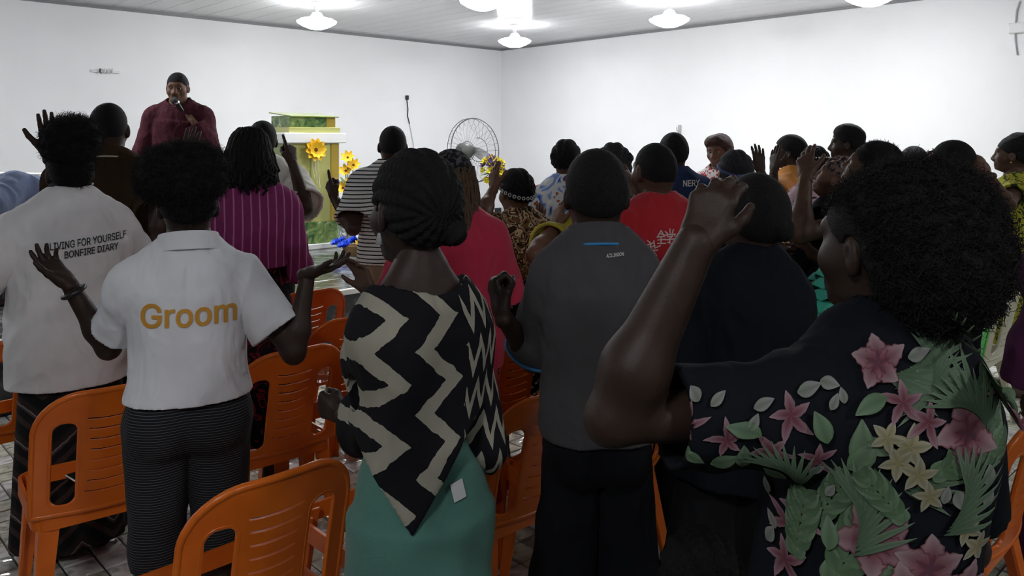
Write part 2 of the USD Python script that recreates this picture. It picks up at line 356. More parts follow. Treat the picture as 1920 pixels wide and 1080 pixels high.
        g = (s.g + 1) / 2 * (.90 if s.f else 1.0) * k * sp.get('fat', 1); mid = E + (W - E) * .28
        up = [cone(S, E, .052 * g, .038 * g, .04), ell(S + (E - S) * .12, V(.056, .056, .065) * g, None, .04)]
        gf = g * sp.get('ff', 1); fo = [cone(E, mid, .037 * g, .041 * gf, .03), cone(mid, W, .041 * gf, .0265 * gf, .03)]
        a = dict(S=S, E=E, W=W, F=F, N=N, up=up, fo=fo, q=q, g=g); a['hand'] = s.hand(q, W, F, N, POSES[sp.get('pose', 'relax')], sp.get('hs', 1.0)); return a
    def hand(s, q, W, F, N, curl, hs):
        k = s.s * hs * (.93 if s.f else 1.0); T = np.cross(F, N) * (1 if q > 0 else -1)
        B = lambda t, f, n: W + (T * t + F * f + N * n) * k
        pr = [cone(B(.010, -.02, 0), B(.014, .02, 0), .019 * k, .016 * k, .02), cone(B(-.010, -.02, 0), B(-.014, .02, 0), .019 * k, .016 * k, .02)]
        kn = [(.030, .086), (.010, .092), (-.010, .088), (-.029, .078)]; ln = [.072, .080, .074, .058]
        for (t, f), l, c, r in zip(kn, ln, curl, (.0098, .0100, .0096, .0086)):
            pr.append(cone(B(t * .45, .012, 0), B(t, f, -.001), .0145 * k, .0118 * k, .014))
            p, a = B(t, f, -.001), 0.0; sp = T * (t * 2.2)
            for i, w in enumerate((.46, .30, .24)):
                a += c * D2R * (.85 if i == 0 else 1.0 if i == 1 else .6); d = unit(F * math.cos(a) + N * math.sin(a) + sp * math.cos(a) * (1.6 if c < 15 else .8))
                n = p + d * l * w * k; pr.append(cone(p, n, r * k * (1 - .08 * i), r * k * (.93 - .1 * i), .004)); p = n
        c = curl[4] / 60; m = B(.048 - .012 * c, .050, .012 + .01 * c)
        pr.append(cone(B(.018, .012, .004), m, .0165 * k, .0125 * k, .018))
        d = unit(T * (.62 - 1.1 * c) + F * .78 + N * (.25 + .55 * c)); n = m + d * .034 * k; pr.append(cone(m, n, .0118 * k, .0105 * k, .006))
        d = unit(d + F * .25 - T * .1 - T * c * .3); pr.append(cone(n, n + d * .027 * k, .0105 * k, .0082 * k, .004)); return pr

    # ---- meshes
    def body(s, lower=True):
        rest = s.torso + s.neck + s.legs + s.arm[-1]['up'] + s.arm[-1]['fo'] + s.arm[1]['up'] + s.arm[1]['fo']
        f = Field.around(rest, s.h); f.add(s.legs); f.add(s.torso); f.add(s.neck); X, Y, Z = f.xyz()
        for q in (-1, 1): a = f.blank(); a.add(s.arm[q]['up']); a.add(s.arm[q]['fo']); f.join(a, .012)
        f.below(V(0, 0, -1), 0.0)
        ms = [f.mesh()]
        hd = Field.around(s.headp + s.ears, s.hf, .02).add(s.neck).add(s.headp).cut(s.socket, .012).add(s.ears).cut(s.concha, .004)
        c = s.hp((0, -.03, -.14)); n = s.Rh @ V(0, .35, -1); hd.below(unit(n), unit(n) @ c)
        ms.append(hd.mesh())
        for q in (-1, 1): ms.append(Field.around(s.arm[q]['hand'], s.hh, .015).add(s.arm[q]['hand']).mesh())
        s.bodyp = part(s.root, 'body', fused(ms), s.mats, True); s.eyes(); return s
    def eyes(s, closed=False):
        m = trimesh.creation.icosphere(2, .0125 * s.hs); v = np.asarray(m.vertices); c = np.where((v[:, 1] / .0125 > .86 * s.hs)[:, None], (.012, .008, .006), (.34, .30, .27))
        if not s.socket: return
        for q in (-1, 1):
            part(s.root, 'eye', moved(trimesh.Trimesh(v, m.faces, process=False), s.hp((q * .031, 0.0725, .002)), s.Rh), EYE, True, color=c)
    def brows(s):
        for q in (-1, 1): part(s.root, 'eyebrow', tube([s.hp((q * x, y, z)) for x, y, z in ((.012, .0905, .021), (.026, .0895, .0265), (.044, .076, .023))], [.0032, .0036, .0022], 6), HAIR, True)
    def lips(s, mt): pass
    def shoes(s, mt, name='shoe'):
        for q, ft in s.feet:
            k = s.s; a, b = ft + V(0, -.045, 0) * k, ft + V(q * .02, .14, -.012) * k
            f = Field.around([cone(a, b, .05 * k)], .008).add([cone(a + V(0, 0, .012), a + (b - a) * .5, .041 * k, .038 * k, .03), cone(a, b, .04 * k, .034 * k, .03)]).below(V(0, 0, -1), 0.0).below(V(0, 0, 1), .085 * k)
            part(s.root, name, f.mesh(), mt, 50)
        return s
    def wrinkled(s, m, amp, scale=9, stretch=(1, 1, .35), f=None):
        if not amp: return m
        v = np.asarray(m.vertices); return displaced(m, 1.5 * amp * (fold_noise(v, scale, s.seed, stretch) + .5 * fold_noise(v, scale * 1.6, s.seed + 40, (1, 1, .5))), f.out(v) if f is not None else None)
    def sleeve(s, f, q, ease, frac, flare=0.0, long=None):
        a = s.arm[q]; o = f.blank(); g = a['g']; S, E, W = a['S'], a['E'], a['W']
        if long is None:
            d = unit(E - S); p = S + (E - S) * frac; n = .052 * g + (.038 - .052) * g * frac
            o.add([cone(S - d * .01, S + (E - S) * (frac + .12), .054 * g + ease, n + ease + flare, .04), ell(S + (E - S) * .1, V(.050, .050, .060) * g + ease, None, .04)])
            f.pre = smin(f.pre, o.d, .016); o.hollow(max(.010, 1.8 * f.h), -d, -(d @ p - .05)); o.below(d, d @ p)
            f.join(o, .016)
        else:
            o.add([cone(S, E, .054 * g + ease, .042 * g + ease + flare * .5, .04), ell(S + (E - S) * .1, V(.050, .050, .060) * g + ease, None, .04)])
            r = f.blank(); d = unit(W - E); p = E + (W - E) * long
            r.add([cone(E, E + (W - E) * .3, .042 * g + ease + flare * .5, .044 * g + ease + flare * .8, .03), cone(E + (W - E) * .3, W + d * .05, .044 * g + ease + flare * .8, .030 * g + ease + flare, .03)])
            f.pre = smin(f.pre, smin(o.d, r.d, .02), .016); r.hollow(max(.010, 1.8 * f.h), -d, -(d @ p - .05)); r.below(d, d @ p); o.join(r, .02); f.join(o, .016)
    def top(s, mt, ease=.014, hem=.84, sl=('short', .62), sr=None, flare=.012, neck=(.066, .070, .045), ny=.012, nz=1.482, loft=None, amp=.004, h=None, wscale=9, name='shirt', extra=None, cutx=None, lab=None, stretch=(1, 1, .35), cutp=()):
        k, g, h = s.s, s.g, h or max(s.h * .8, .006); T = s.tp
        w0 = (.150 if s.f else .168) * g * k + ease; w1 = (.165 if s.f else .160) * g * k + ease; dd = .105 * (g + 1) / 2 * k + ease
        loft = loft or (w0 * .96, dd * .98, w1, dd * 1.1)
        hz = T((0, 0, hem)); body = [grow(p, ease) for p in s.torso]
        skirtp = ecyl(T((0, -.004, 1.30)), T((0, -.008, hem - .04)), loft[:2], loft[2:], s.Rt, .05)
        pr = body + [skirtp] + (extra or [])
        allp = pr + sum([[grow(p, ease + flare + .02) for p in s.arm[q]['up'] + s.arm[q]['fo']] for q in (-1, 1)], [])
        f = Field.around(allp, h); f.add(pr)
        up = s.Rt @ V(0, 0, 1); f.pre = f.d.copy(); f.hollow(max(.010, 1.8 * h), up, up @ hz + .05); f.below(-up, -(up @ hz))
        for n_, p_ in cutp: f.below(unit(n_), unit(n_) @ p_)
        for q, sp in ((-1, sl), (1, sr or sl)):
            if sp is None: continue
            if sp[0] == 'short': s.sleeve(f, q, ease, sp[1], flare if len(sp) < 3 else sp[2])
            else: s.sleeve(f, q, ease, 0, flare if len(sp) < 3 else sp[2], long=sp[1])
        nb = T((0, ny, nz)); f.cut([ell(nb, V(neck) * k, s.Rt, .01), cone(nb, s.hp((0, 0, 0)), (s.nk + .006) * k, (s.nk + .02) * k, .01)], .008)
        if cutx: f.cut(cutx, .006)
        m = s.wrinkled(f.mesh(), amp, wscale, stretch, f)
        s.shirt_mesh = m; s.shirt = part(s.root, name, m, mt, 55, lab); return s
    def trousers(s, mt, ease=.012, hem=.09, waist=1.02, loose=.02, amp=.004, name='trousers', h=None, lab=None):
        k = s.s; h = h or max(s.h * .8, .007); f = None; pr = [grow(p, ease) for p in s.torso[:2]] + [grow(s.torso[i], ease) for i in ((6, 9) if s.f else (6, 8))]
        lg = []
        for hip, kn, an in s.legj: lg.append([cone(hip, kn, .089 * s.g * k + ease, .056 * k + ease + loose * .7, .05), cone(kn, an + V(0, 0, -.04), .054 * k + ease + loose * .8, .040 * k + ease + loose, .03)])
        f = Field.around(pr + lg[0] + lg[1], h); f.add(pr)
        for l in lg: o = f.blank(); o.add(l); f.join(o, .02)
        f.pre = f.d.copy(); f.hollow(max(.009, 1.8 * h), V(0, 0, 1), (hem + .05) * k); f.below(V(0, 0, 1), waist * k); f.below(V(0, 0, -1), -hem * k)
        s.tr_mesh = s.wrinkled(f.mesh(), amp, 8, f=f); part(s.root, name, s.tr_mesh, mt, 55, lab); return s
    def skirt(s, mt, hem=.35, waist=1.04, w=None, amp=.010, folds=9, ease=.012, h=None, name='skirt', lab=None):
        k, g = s.s, s.g; h = h or max(s.h * .9, .008); w = w or (.165 * g, .135 * g, .23 * g, .19 * g)
        pr = [grow(p, ease) for p in s.torso[:2]] + [grow(s.torso[i], ease) for i in ((6, 9) if s.f else (6, 8))]
        c = ecyl(V(0, -.012, .90) * k, V(0, -.01, hem - .03) * k, V(w[:2]) * k + ease, V(w[2:]) * k + ease, None, .05)
        f = Field.around(pr + [c], h).add(pr).add([c]); f.pre = f.d.copy(); f.hollow(max(.010, 1.9 * h), V(0, 0, 1), (hem + .08) * k).below(V(0, 0, 1), waist * k).below(V(0, 0, -1), -hem * k)
        m = f.mesh(); v = np.asarray(m.vertices); th = np.arctan2(v[:, 0], v[:, 1]); t = np.clip((.95 * k - v[:, 2]) / ((.95 - hem) * k), 0, 1)
        wv = np.sin(folds * th + 1.3 * np.sin(2 * th + s.seed) + s.seed) + .5 * np.sin(folds * 1.7 * th + s.seed * 2)
        m = displaced(m, amp * t * wv + amp * .3 * fold_noise(v, 9, s.seed), f.out(v)); s.skirt_mesh = m; s.skirtp = part(s.root, name, m, mt, 60, lab); return s
    def cap(s, e, h, ridges=0, amp=.004, low=0.0, scale=0):
        pr = [grow(p, e * 1.0) for p in s.cran]; f = Field.around(pr, h, .02).add(pr)
        a, b = s.hp((0, .088, .052)), s.hp((0, -.09, -.062 - low)); n = s.Rh @ unit(np.cross(unit(V(0, .178, .114 + low)), V(1, 0, 0)))
        if n @ (s.Rh @ V(0, 0, 1)) > 0: n = -n
        f.below(n, n @ a); f.cut([grow(p, .004) for p in s.ears], .004)
        m = f.mesh(); v = (np.asarray(m.vertices) - s.hp((0, -.01, .02))) @ s.Rh
        if ridges:
            th = np.arctan2(v[:, 0], np.abs(v[:, 2] + .03) + .02); m = displaced(m, amp * (np.abs(np.sin(th * ridges)) - .5) * 1.6 + amp * .25 * np.sin(v[:, 1] * 420))
        elif scale: m = displaced(m, scale * (2 * meshkit.fbm(v * 160, 2, s.seed) - 1))
        return m
    def hair(s, kind='crop', r=.14, fuzz=0, c=None, mt=None, ridges=9, **kw):
        mt = mt or HAIR; hb = .0045 if s.hf < .005 else .006
        if kind == 'crop': m = s.cap(kw.get('e', .006), hb, scale=.0012)
        elif kind in ('cornrow', 'bun'):
            m = s.cap(.009, hb * .9, ridges, .0045, kw.get('low', 0))
            for b in kw.get('buns', ()):
                bp = s.hp(b[:3]); f = Field.around([ell(bp, V(b[3], b[3], b[3] * .9) * s.hs)], hb).add([ell(bp, V(b[3], b[3], b[3] * .9) * s.hs)])
                x = f.mesh(); v = np.asarray(x.vertices) - bp; th = np.arctan2(v[:, 0], v[:, 1]); x = displaced(x, .003 * np.sin(th * 5 + v[:, 2] * 160)); m = joined([m, x])
        elif kind == 'afro':
            cs = c or [((0, -.03, .045), (r, r, r))]
            pr = [ell(s.hp(a), V(b) * s.hs, s.Rh, .05) for a, b in cs]; f = Field.around(pr, .006, .03).add(pr)
            if kw.get('face', True): f.cut([ell(s.hp(kw.get('fc', (0, .130, -.05))), V(kw.get('fr', (.092, .096, .128))) * s.hs, s.Rh)], .02)
            m = f.mesh(); v = np.asarray(m.vertices); m = displaced(m, kw.get('amp', .012) * (2 * meshkit.fbm(v * 38, 3, s.seed) - 1)); m = joined([s.cap(.008, hb, scale=.001), m])
        s.hair_mesh = m; hp_ = part(s.root, 'hair', m, mt, True)
        if fuzz:
            r0 = np.random.default_rng(s.seed); pts, fi = trimesh.sample.sample_surface(m, fuzz, seed=s.seed); n = np.asarray(m.face_normals)[fi]; cc = s.hp((0, -.01, .0))
            keep = np.linalg.norm(pts - cc, axis=1) > kw.get('fmin', .1) * s.hs; pts, n = pts[keep], n[keep]
            d = n + r0.normal(0, .45, n.shape); d /= np.linalg.norm(d, axis=1, keepdims=True); L = r0.uniform(.3, 1, (len(pts), 1)) ** 1.5 * kw.get('flen', .028)
            q = np.stack([pts - n * .004, pts + d * L * .4 + r0.normal(0, .003, n.shape), pts + d * L * .75 + r0.normal(0, .005, n.shape), pts + d * L + r0.normal(0, .006, n.shape)], 1)
            strands(hp_, 'hair_strand', q, [.0011, .0010, .0009, .0005], HAIR_STRAND)
        return s
    def braids(s, n, length, r=.006, mt=None, spread=60, top=.05, back=True, seg=9, name='braid', wob=.02, one=True, zig=True, fr=(-140, 140), elm=1.0):
        """Braids or locs that leave the scalp, go over it and hang down."""
        r0 = np.random.default_rng(s.seed + 3); out = []
        for i in range(n):
            th = (fr[0] + (fr[1] - fr[0]) * (i + r0.uniform(.2, .8)) / n) * D2R; el = r0.uniform(-.1, 1.0) if not zig else (.0, .35, .7, 1.0)[i % 4] * elm
            x, y = math.sin(th), -math.cos(th); R0 = V(.082, .103) * s.hs
            L = length * r0.uniform(.75, 1.05); p = []
            st = V(x * R0[0] * math.cos(el), y * R0[1] * math.cos(el) - .012, .03 + .092 * math.sin(el)); b = V(x * (R0[0] + .012 + .012 * r0.random()), y * (R0[1] + .012) - .012, .0 - .02 * r0.random())
            c0 = s.hp((0, 0, 0)); w = lambda v: c0 + s.Rh @ v
            for t in np.linspace(0, 1, 4): q = st + (b - st) * t; e = q - V(0, -.012, .02); m = math.sqrt((e[0] / .086) ** 2 + (e[1] / .107) ** 2 + (e[2] / .1) ** 2); p.append(w(V(0, -.012, .02) + e * max(1.0, 1.02 / max(m, .3) if m < 1.02 else 1)))
            q = p[-1]
            for t in np.linspace(.12, 1, seg): p.append(q + V(0, 0, -1) * L * t + V(x, y, 0) @ s.Rh.T * (.018 * math.sin(t * 2.2)) + r0.normal(0, wob * t * .25, 3) * V(1, 1, 0))
            rr = np.full(len(p), r); rr[-1] = r * .5
            out.append(tube(p, rr, 6))
        if one:
            for m in out: part(s.root, name, m, mt or HAIR, True)
        else: part(s.root, name, joined(out), mt or HAIR, True)
        return s
    def collar(s, mt, stripe=None, z0=1.455, r0=.088, r1=.075, hgt=.040, fold=True, h2=.0):
        T, k = s.tp, s.s; prof = [(r0 + .004, 0), (r0 + .012, -.012), (r0 + .010, -.002), (r1 + .005, hgt), (r1 - .001, hgt), (r0 - .004, 0)] if fold else [(r0 + .004, -.006), (r0 + .002, hgt), (r0 - .004, hgt), (r0 - .004, -.006)]
        n = 40; a = np.linspace(20, 340, n) * D2R; v = []
        for t in a:
            for r, z in prof: v.append(T((math.sin(t) * r, math.cos(t) * r * 1.02 + .0, z0 + z - .022 * math.cos(t)))  )
        m = len(prof); f = []
        for i in range(n - 1):
            for j in range(m): q = (j + 1) % m; f += [[i * m + j, (i + 1) * m + j, (i + 1) * m + q], [i * m + j, (i + 1) * m + q, i * m + q]]
        for j in range(1, m - 1): f += [[0, j, j + 1], [(n - 1) * m, (n - 1) * m + j + 1, (n - 1) * m + j]]
        me = trimesh.Trimesh(v, f, process=False); trimesh.repair.fix_normals(me); part(s.shirt, 'collar', me, mt, 40)
        if stripe:
            part(s.shirt, 'collar_stripe', tube([T((math.sin(t) * (r0 + .011), math.cos(t) * (r0 + .011), z0 - .010 - .022 * math.cos(t))) for t in a], .0045, 6), stripe, True)
        return s
    def band(s, mt, pts, r, name, lab=None, flat=1.0): part(s.root, name, tube([s.hp(p) for p in pts], r, 8), mt, True, lab); return s
    def bracelet(s, q, mt, r=.006, frac=.06, name='bracelet', beads=0):
        a = s.arm[q]; d = unit(a['W'] - a['E']); c = a['W'] - d * frac * .3; u = unit(np.cross(d, V(.2, .3, .9))); w = np.cross(d, u); R = .0265 * a['g'] + r * .6
        R += .004
        if beads: m = joined([moved(trimesh.creation.icosphere(1, r), c + R * (math.cos(t) * u + math.sin(t) * w)) for t in np.linspace(0, 2 * math.pi, beads, False)])
        else: m = tube([c + R * (math.cos(t) * u + math.sin(t) * w) for t in np.linspace(0, 2 * math.pi, 20, False)], r, 6, True)
        part(s.root, name, m, mt, True); return s
    def surf(s, m, az=180, noarm=False):
        """Depth of the cloth towards the horizontal direction AZ (degrees from facing, 180 = the back): returns f(u, z) -> local points."""
        d = V(math.sin(az * D2R), math.cos(az * D2R), 0); u = V(-d[1], d[0], 0); v = np.asarray(m.vertices); n = np.asarray(m.vertex_normals); k = n @ d > .12
        if noarm:
            for q in (-1, 1): a = s.arm[q]; e = a['E'] - a['S']; t = np.clip((v - a['S']) @ e / (e @ e), .25, 1); k &= np.linalg.norm(v - a['S'] - t[:, None] * e, axis=1) > .088
        v = v[k]; dep = v @ d; U = v @ u; bins = {}
        key = np.round(np.stack([U, v[:, 2]], 1) / .02).astype(int); best = {}
        for i, kk in enumerate(map(tuple, key)):
            if kk not in best or dep[i] > best[kk]: best[kk] = dep[i]
        ok = np.array([dep[i] > best[tuple(key[i])] - .03 for i in range(len(v))]); I = LinearNDInterpolator(np.stack([U, v[:, 2]], 1)[ok], dep[ok])
        return lambda uz, off: (lambda q: u * uz[:, :1] + V(0, 0, 1) * uz[:, 1:2] + d * (np.where(np.isnan(q), np.nanmean(q) if np.isfinite(q).any() else 0, q) + off)[:, None])(I(uz[:, 0], uz[:, 1]))
    def print_flat(s, surf, m2d, mt, off=.0022, name='print', color=None, parent=None, maxe=.02, lab=None):
        """Lays a flat mesh (x = u, y = z) on the cloth."""
        v, f = trimesh.remesh.subdivide_to_size(np.asarray(m2d.vertices), np.asarray(m2d.faces), maxe, 8) if maxe else (m2d.vertices, m2d.faces)
        p = surf(v[:, :2], off); p = p + 0
        m = trimesh.Trimesh(p, f, process=False); return part(parent or s.shirt, name, m, mt, True, lab, color=color)

def flat(shape):
    gs = [g for g in getattr(shape, 'geoms', [shape]) if g.area > 1e-7]; vs, fs, o = [], [], 0
    for g in gs:
        v, f = trimesh.creation.triangulate_polygon(g, engine='earcut'); vs.append(np.c_[v, np.zeros(len(v))]); fs.append(f + o); o += len(v)
    return trimesh.Trimesh(np.vstack(vs), np.vstack(fs), process=False)
def lettering(text, height, bold=True):
    m = meshkit.text_mesh(text, height, .002, bold); v, f = np.asarray(m.vertices), np.asarray(m.faces)
    top = np.asarray(m.face_normals)[:, 2] > .9; return trimesh.Trimesh(v, f[top], process=True)
# ---------------------------------------------------------------- the room: r runs along the stage wall, f towards it
RY = 43.5 * D2R; RB = rz(RY); RF, RR = RB[:, 1], RB[:, 0]
corner = at(940, 92, 12.6); HC = corner[2]; FW, RW = corner @ RF, corner @ RR
F0, R0 = FW - 15.5, RW - 15.5
def room(m): return moved(m, (0, 0, 0), RB)
def rf(p): return V(p @ RR, p @ RF, p[2])
ST_Z = .45; ST_F = on(670, 540, ST_Z) @ RF
PAINT = plain('white_paint', (.82, .82, .83), .6, .3, 0, .015, 3, .05, 30)
struct('wall_front', room(bx((R0, FW, -.1), (RW + .2, FW + .2, HC + .1))), PAINT)
struct('wall_right', room(bx((RW, F0, -.1), (RW + .2, FW, HC + .1))), PAINT)
struct('wall_left', room(bx((R0 - .2, F0, -.1), (R0, FW + .2, HC + .1))), PAINT)
struct('wall_back', room(bx((R0 - .2, F0 - .2, -.1), (RW + .2, F0, HC + .1))), PAINT)
ceil = struct('ceiling', room(bx((R0 - .2, F0 - .2, HC + .012), (RW + .2, FW + .2, HC + .12))), plain('ceiling_joint', (.35, .35, .36), .6))
PVC = plain('ceiling_panel', (.60, .595, .605), .20, .7, 0, .04, 1.2, .03, 3)
n = int(math.ceil((RW - R0) / .25))
for i in range(n):
    a = R0 + i * .25; part(ceil, 'panel', room(bx((a + .003, F0, HC), (min(a + .247, RW), FW, HC + .012))), PVC, False)
TRIM = plain('ceiling_trim', (.22, .22, .23), .5)
struct('trim_1', room(bx((R0, FW - .025, HC - .03), (RW, FW, HC))), TRIM); struct('trim_2', room(bx((RW - .025, F0, HC - .03), (RW, FW - .025, HC))), TRIM)
# floor: small glossy tiles laid square to the room
def tile_mesh(x, y, w, t=.006, tilt=(0, 0), bev=.004):
    q = w / 2 - .003; lo = [(-q, -q), (q, -q), (q, q), (-q, q)]; hi = [(a * (q - bev) / q, b * (q - bev) / q) for a, b in lo]
    v = [(x + a, y + b, 0) for a, b in lo] + [(x + a, y + b, t + a * tilt[0] + b * tilt[1]) for a, b in hi]
    f = [[4, 5, 6], [4, 6, 7]]
    for i in range(4): j = (i + 1) % 4; f += [[i, j, j + 4], [i, j + 4, i + 4]]
    return np.array(v), np.array(f)
floor = struct('floor', room(bx((R0 - .2, F0 - .2, -.1), (RW + .2, FW + .2, 0))), plain('grout', (.05, .047, .04), .8))
TC = [(.68, .66, .62), (.52, .52, .42), (.58, .55, .47), (.76, .75, .72), (.30, .29, .26)]
def tile_mat(i, c):
    return mat(f'floor_tile_{i}', {'tc': ('texture_coordinate', {}), 'n': ('noise_texture', dict(scale=9, detail=5, distortion=1.5)), 'r': ('rgb_ramp', {'ramp': [(.3, tuple(V(c) * .45)), (.5, c), (.8, tuple(np.minimum(V(c) * 1.5, .8)))]}),
        'bn': ('noise_texture', dict(scale=14, detail=2)), 'b': ('bump', dict(strength=.4, distance=.03)), 'p': ('principled_bsdf', dict(roughness=.11, specular_ior_level=.7))},
        [('tc.object', 'n.vector'), ('n.fac', 'r.fac'), ('r.color', 'p.base_color'), ('tc.object', 'bn.vector'), ('bn.fac', 'b.height'), ('b.normal', 'p.normal')])
TM = [tile_mat(i, c) for i, c in enumerate(TC)]
TS = .115; tl = []
for i in range(int((RW - R0) / TS)):
    for j in range(int((ST_F - F0) / TS)):
        x, y = RW - (i + .5) * TS, ST_F - (j + .5) * TS; w = RB @ V(x, y, 0)
        if w[1] > 1.5 and abs(w[0]) < .72 * w[1] + .3: tl.append((w[1] + abs(w[0]) * .2 if w[1] > 2.95 else 90 + w[1], x, y))
tl.sort(); far = [[], [], []]
for q, (_, x, y) in enumerate(tl):
    v, f = tile_mesh(x, y, TS, .006, rng.normal(0, .012, 2)); k = int(rng.choice(5, p=[.3, .2, .2, .18, .12]))
    if q < 290: part(floor, 'tile', room(trimesh.Trimesh(v, f, process=False)), TM[k], False)
    else: g = far[min(k, 2) if k < 3 else k - 3]; g.append((v, f))
def weld(l):
    o = 0; vs, fs = [], []
    for v, f in l: vs.append(v); fs.append(f + o); o += len(v)
    return trimesh.Trimesh(np.vstack(vs), np.vstack(fs), process=False)
for i, g in enumerate(far): part(floor, 'far_tiles', room(weld(g)), TM[i if i else 3], False, kind='stuff')
# the raised stage along the front wall
MARB = mat('stage_tile', {'tc': ('texture_coordinate', {}), 'n': ('noise_texture', dict(scale=3.5, detail=8, distortion=2.5)), 'r': ('rgb_ramp', {'ramp': [(.3, (.03, .032, .03)), (.5, (.09, .094, .09)), (.62, (.22, .23, .22))]}), 'p': ('principled_bsdf', dict(roughness=.14))},
           [('tc.object', 'n.vector'), ('n.fac', 'r.fac'), ('r.color', 'p.base_color')])
BLK = mat('riser_tile', {'tc': ('texture_coordinate', {}), 'n': ('noise_texture', dict(scale=9, detail=6)), 'r': ('rgb_ramp', {'ramp': [(.55, (.012, .013, .016)), (.75, (.10, .10, .11))]}), 'p': ('principled_bsdf', dict(roughness=.12))},
          [('tc.object', 'n.vector'), ('n.fac', 'r.fac'), ('r.color', 'p.base_color')])
plat = struct('stage_platform', room(bx((R0, ST_F + .02, 0), (RW, FW, ST_Z - .012))), plain('concrete', (.1, .1, .1), .8))
for i in range(int((RW - R0) / .45) + 1):
    a, b = max(RW - (i + 1) * .45, R0), RW - i * .45 - .004
    if b - a < .05: continue
    wx = (RB @ V((a + b) / 2, ST_F, 0)); vis = wx[1] > 2 and abs(wx[0]) < .8 * wx[1]
    part(plat, 'riser_tile', room(bx((a, ST_F, .006), (b, ST_F + .02, ST_Z - .04), .003)), BLK, False)
    if not vis: continue
    for j in range(int(round((FW - ST_F) / .45)) + 1):
        c, d = ST_F + .03 + j * .45, min(ST_F + .03 + (j + 1) * .45 - .004, FW)
        if d - c > .05: part(plat, 'tile', room(bx((a, c, ST_Z - .012), (b, d, ST_Z), .002)), MARB, False)
part(plat, 'nosing', room(bx((R0, ST_F - .012, ST_Z - .04), (RW, ST_F + .03, ST_Z + .003), .004)), plain('nosing_white', (.75, .74, .7), .35), False, 'white nosing strip')
struct('baseboard_front', room(bx((R0, FW - .015, ST_Z), (RW - .015, FW, ST_Z + .11))), BLK); struct('baseboard_right', room(bx((RW - .015, F0, 0), (RW, ST_F, .1))), BLK)
# ---------------------------------------------------------------- ceiling lamps
GLOW = mat('lamp_glow', {'e': ('emission', dict(color=(.96, .98, 1.0), strength=LAMP_POWER))}, [], 'e.emission')
LCAP = plain('lamp_cap', (.75, .75, .75), .4)
lsrc = None
LZ = HC - .21
spots = [(594, 42, 'round white ceiling lamp glowing above the man with the microphone, far left of the lamps'), (965, 78, 'round white ceiling lamp glowing in front of the far corner of the hall'), (1255, 38, 'round white ceiling lamp glowing right of the far corner'), (905, 4, 'round white ceiling lamp cut by the top of the picture left of the corner lamp'), (1632, -4, 'round white ceiling lamp at the upper edge above the right wall')]
lampw = [on(x, y, LZ) for x, y, _ in spots] + [RB @ V(a, b, LZ) for a, b in ADDED_LAMPS]
for i, w in enumerate(lampw):
    lab = spots[i][2] if i < len(spots) else 'unseen ceiling lamp added to brighten the hall, ' + ('over the left end of the stage', 'farther left over the stage', 'at the far left beside the left wall', 'just behind the camera on the left', 'behind the camera on the right', 'over the right aisle')[i - len(spots)]
    if lsrc is None:
        lsrc = thing('ceiling_lamp', lab, 'lamp', w, 0, 'ceiling lamps')
        part(lsrc, 'holder', lathe([(0, .205), (.06, .205), (.06, .18), (.028, .165), (.022, .10), (0, .10)], 24), LCAP, 40)
        part(lsrc, 'cap', lathe([(0, .11), (.045, .105), (.075, .06), (.17, .035), (.18, .02), (0, .02)], 32), LCAP, 40)
        part(lsrc, 'diffuser', lathe([(.002, -.075), (.07, -.070), (.14, -.042), (.195, -.008), (.205, .010), (.18, .022), (0, .024)][::1], 40), GLOW, True)
    else: copy_of(lsrc, w, 0, lab)
# ---------------------------------------------------------------- chairs
def bent_back():
    o = sbox(-.085, -.12, .085, .285).buffer(.13, 24); o = o.intersection(sbox(-.3, 0, .3, .5))
    op = [affinity.translate(sbox(-.005, .06, .005, .29).buffer(.035, 12), s * .130, 0) for s in (-1, 1)]
    for q in op: o = o.difference(q)
    for i in range(8):
        w = .068 - .012 * math.sin(i / 7 * math.pi); z = .060 + i * .037
        o = o.difference(LineString([(-w, z + .006), (-w * .5, z + .001), (0, z), (w * .5, z + .001), (w, z + .006)]).buffer(.0034, 4))
    o = o.simplify(.0006)
    cs = m3.CrossSection([np.asarray(r.coords)[:-1] for r in [o.exterior] + list(o.interiors)], m3.FillRule.EvenOdd)
    m = cs.extrude(.011).refine_to_length(.022)
    rim = [np.asarray(o.exterior.coords)]
    def warp(v):
        v = np.asarray(v); u, z, t = v[:, 0], v[:, 1], v[:, 2]
        return np.stack([u, -.190 - .032 * (1 - (u / .215) ** 2) - .17 * z - .10 * z * z + t - .005, .425 + z * .95], 1)
    b = man(m.warp_batch(lambda v: warp(v)))
    e = np.asarray(o.exterior.segmentize(.02).coords)[:-1]; r = tube(warp(np.c_[e, np.full(len(e), .0055)]), .0095, 8, True)
    es = []
    for h in op: c = np.asarray(h.exterior.segmentize(.02).coords)[:-1]; es.append(tube(warp(np.c_[c, np.full(len(c), .0055)]), .007, 6, True))
    return joined([b, r] + es)
def seat_mesh():
    s = sbox(-.15, -.145, .15, .16).buffer(.06, 8); cs = m3.CrossSection([np.asarray(s.exterior.coords)[:-1]])
    m = cs.extrude(.012).refine_to_length(.03); m = man(m.warp_batch(lambda v: np.c_[v[:, 0], v[:, 1], v[:, 2] + .430 + .10 * v[:, 0] ** 2 - np.where(v[:, 1] > .14, (v[:, 1] - .14) ** 2 * 6, 0)]))
    ring = s.difference(s.buffer(-.010)); cs = m3.CrossSection([np.asarray(r.coords)[:-1] for r in [ring.exterior] + list(ring.interiors)], m3.FillRule.EvenOdd)
    a = man(cs.extrude(.055).translate((0, 0, .378))); return joined([m, a])
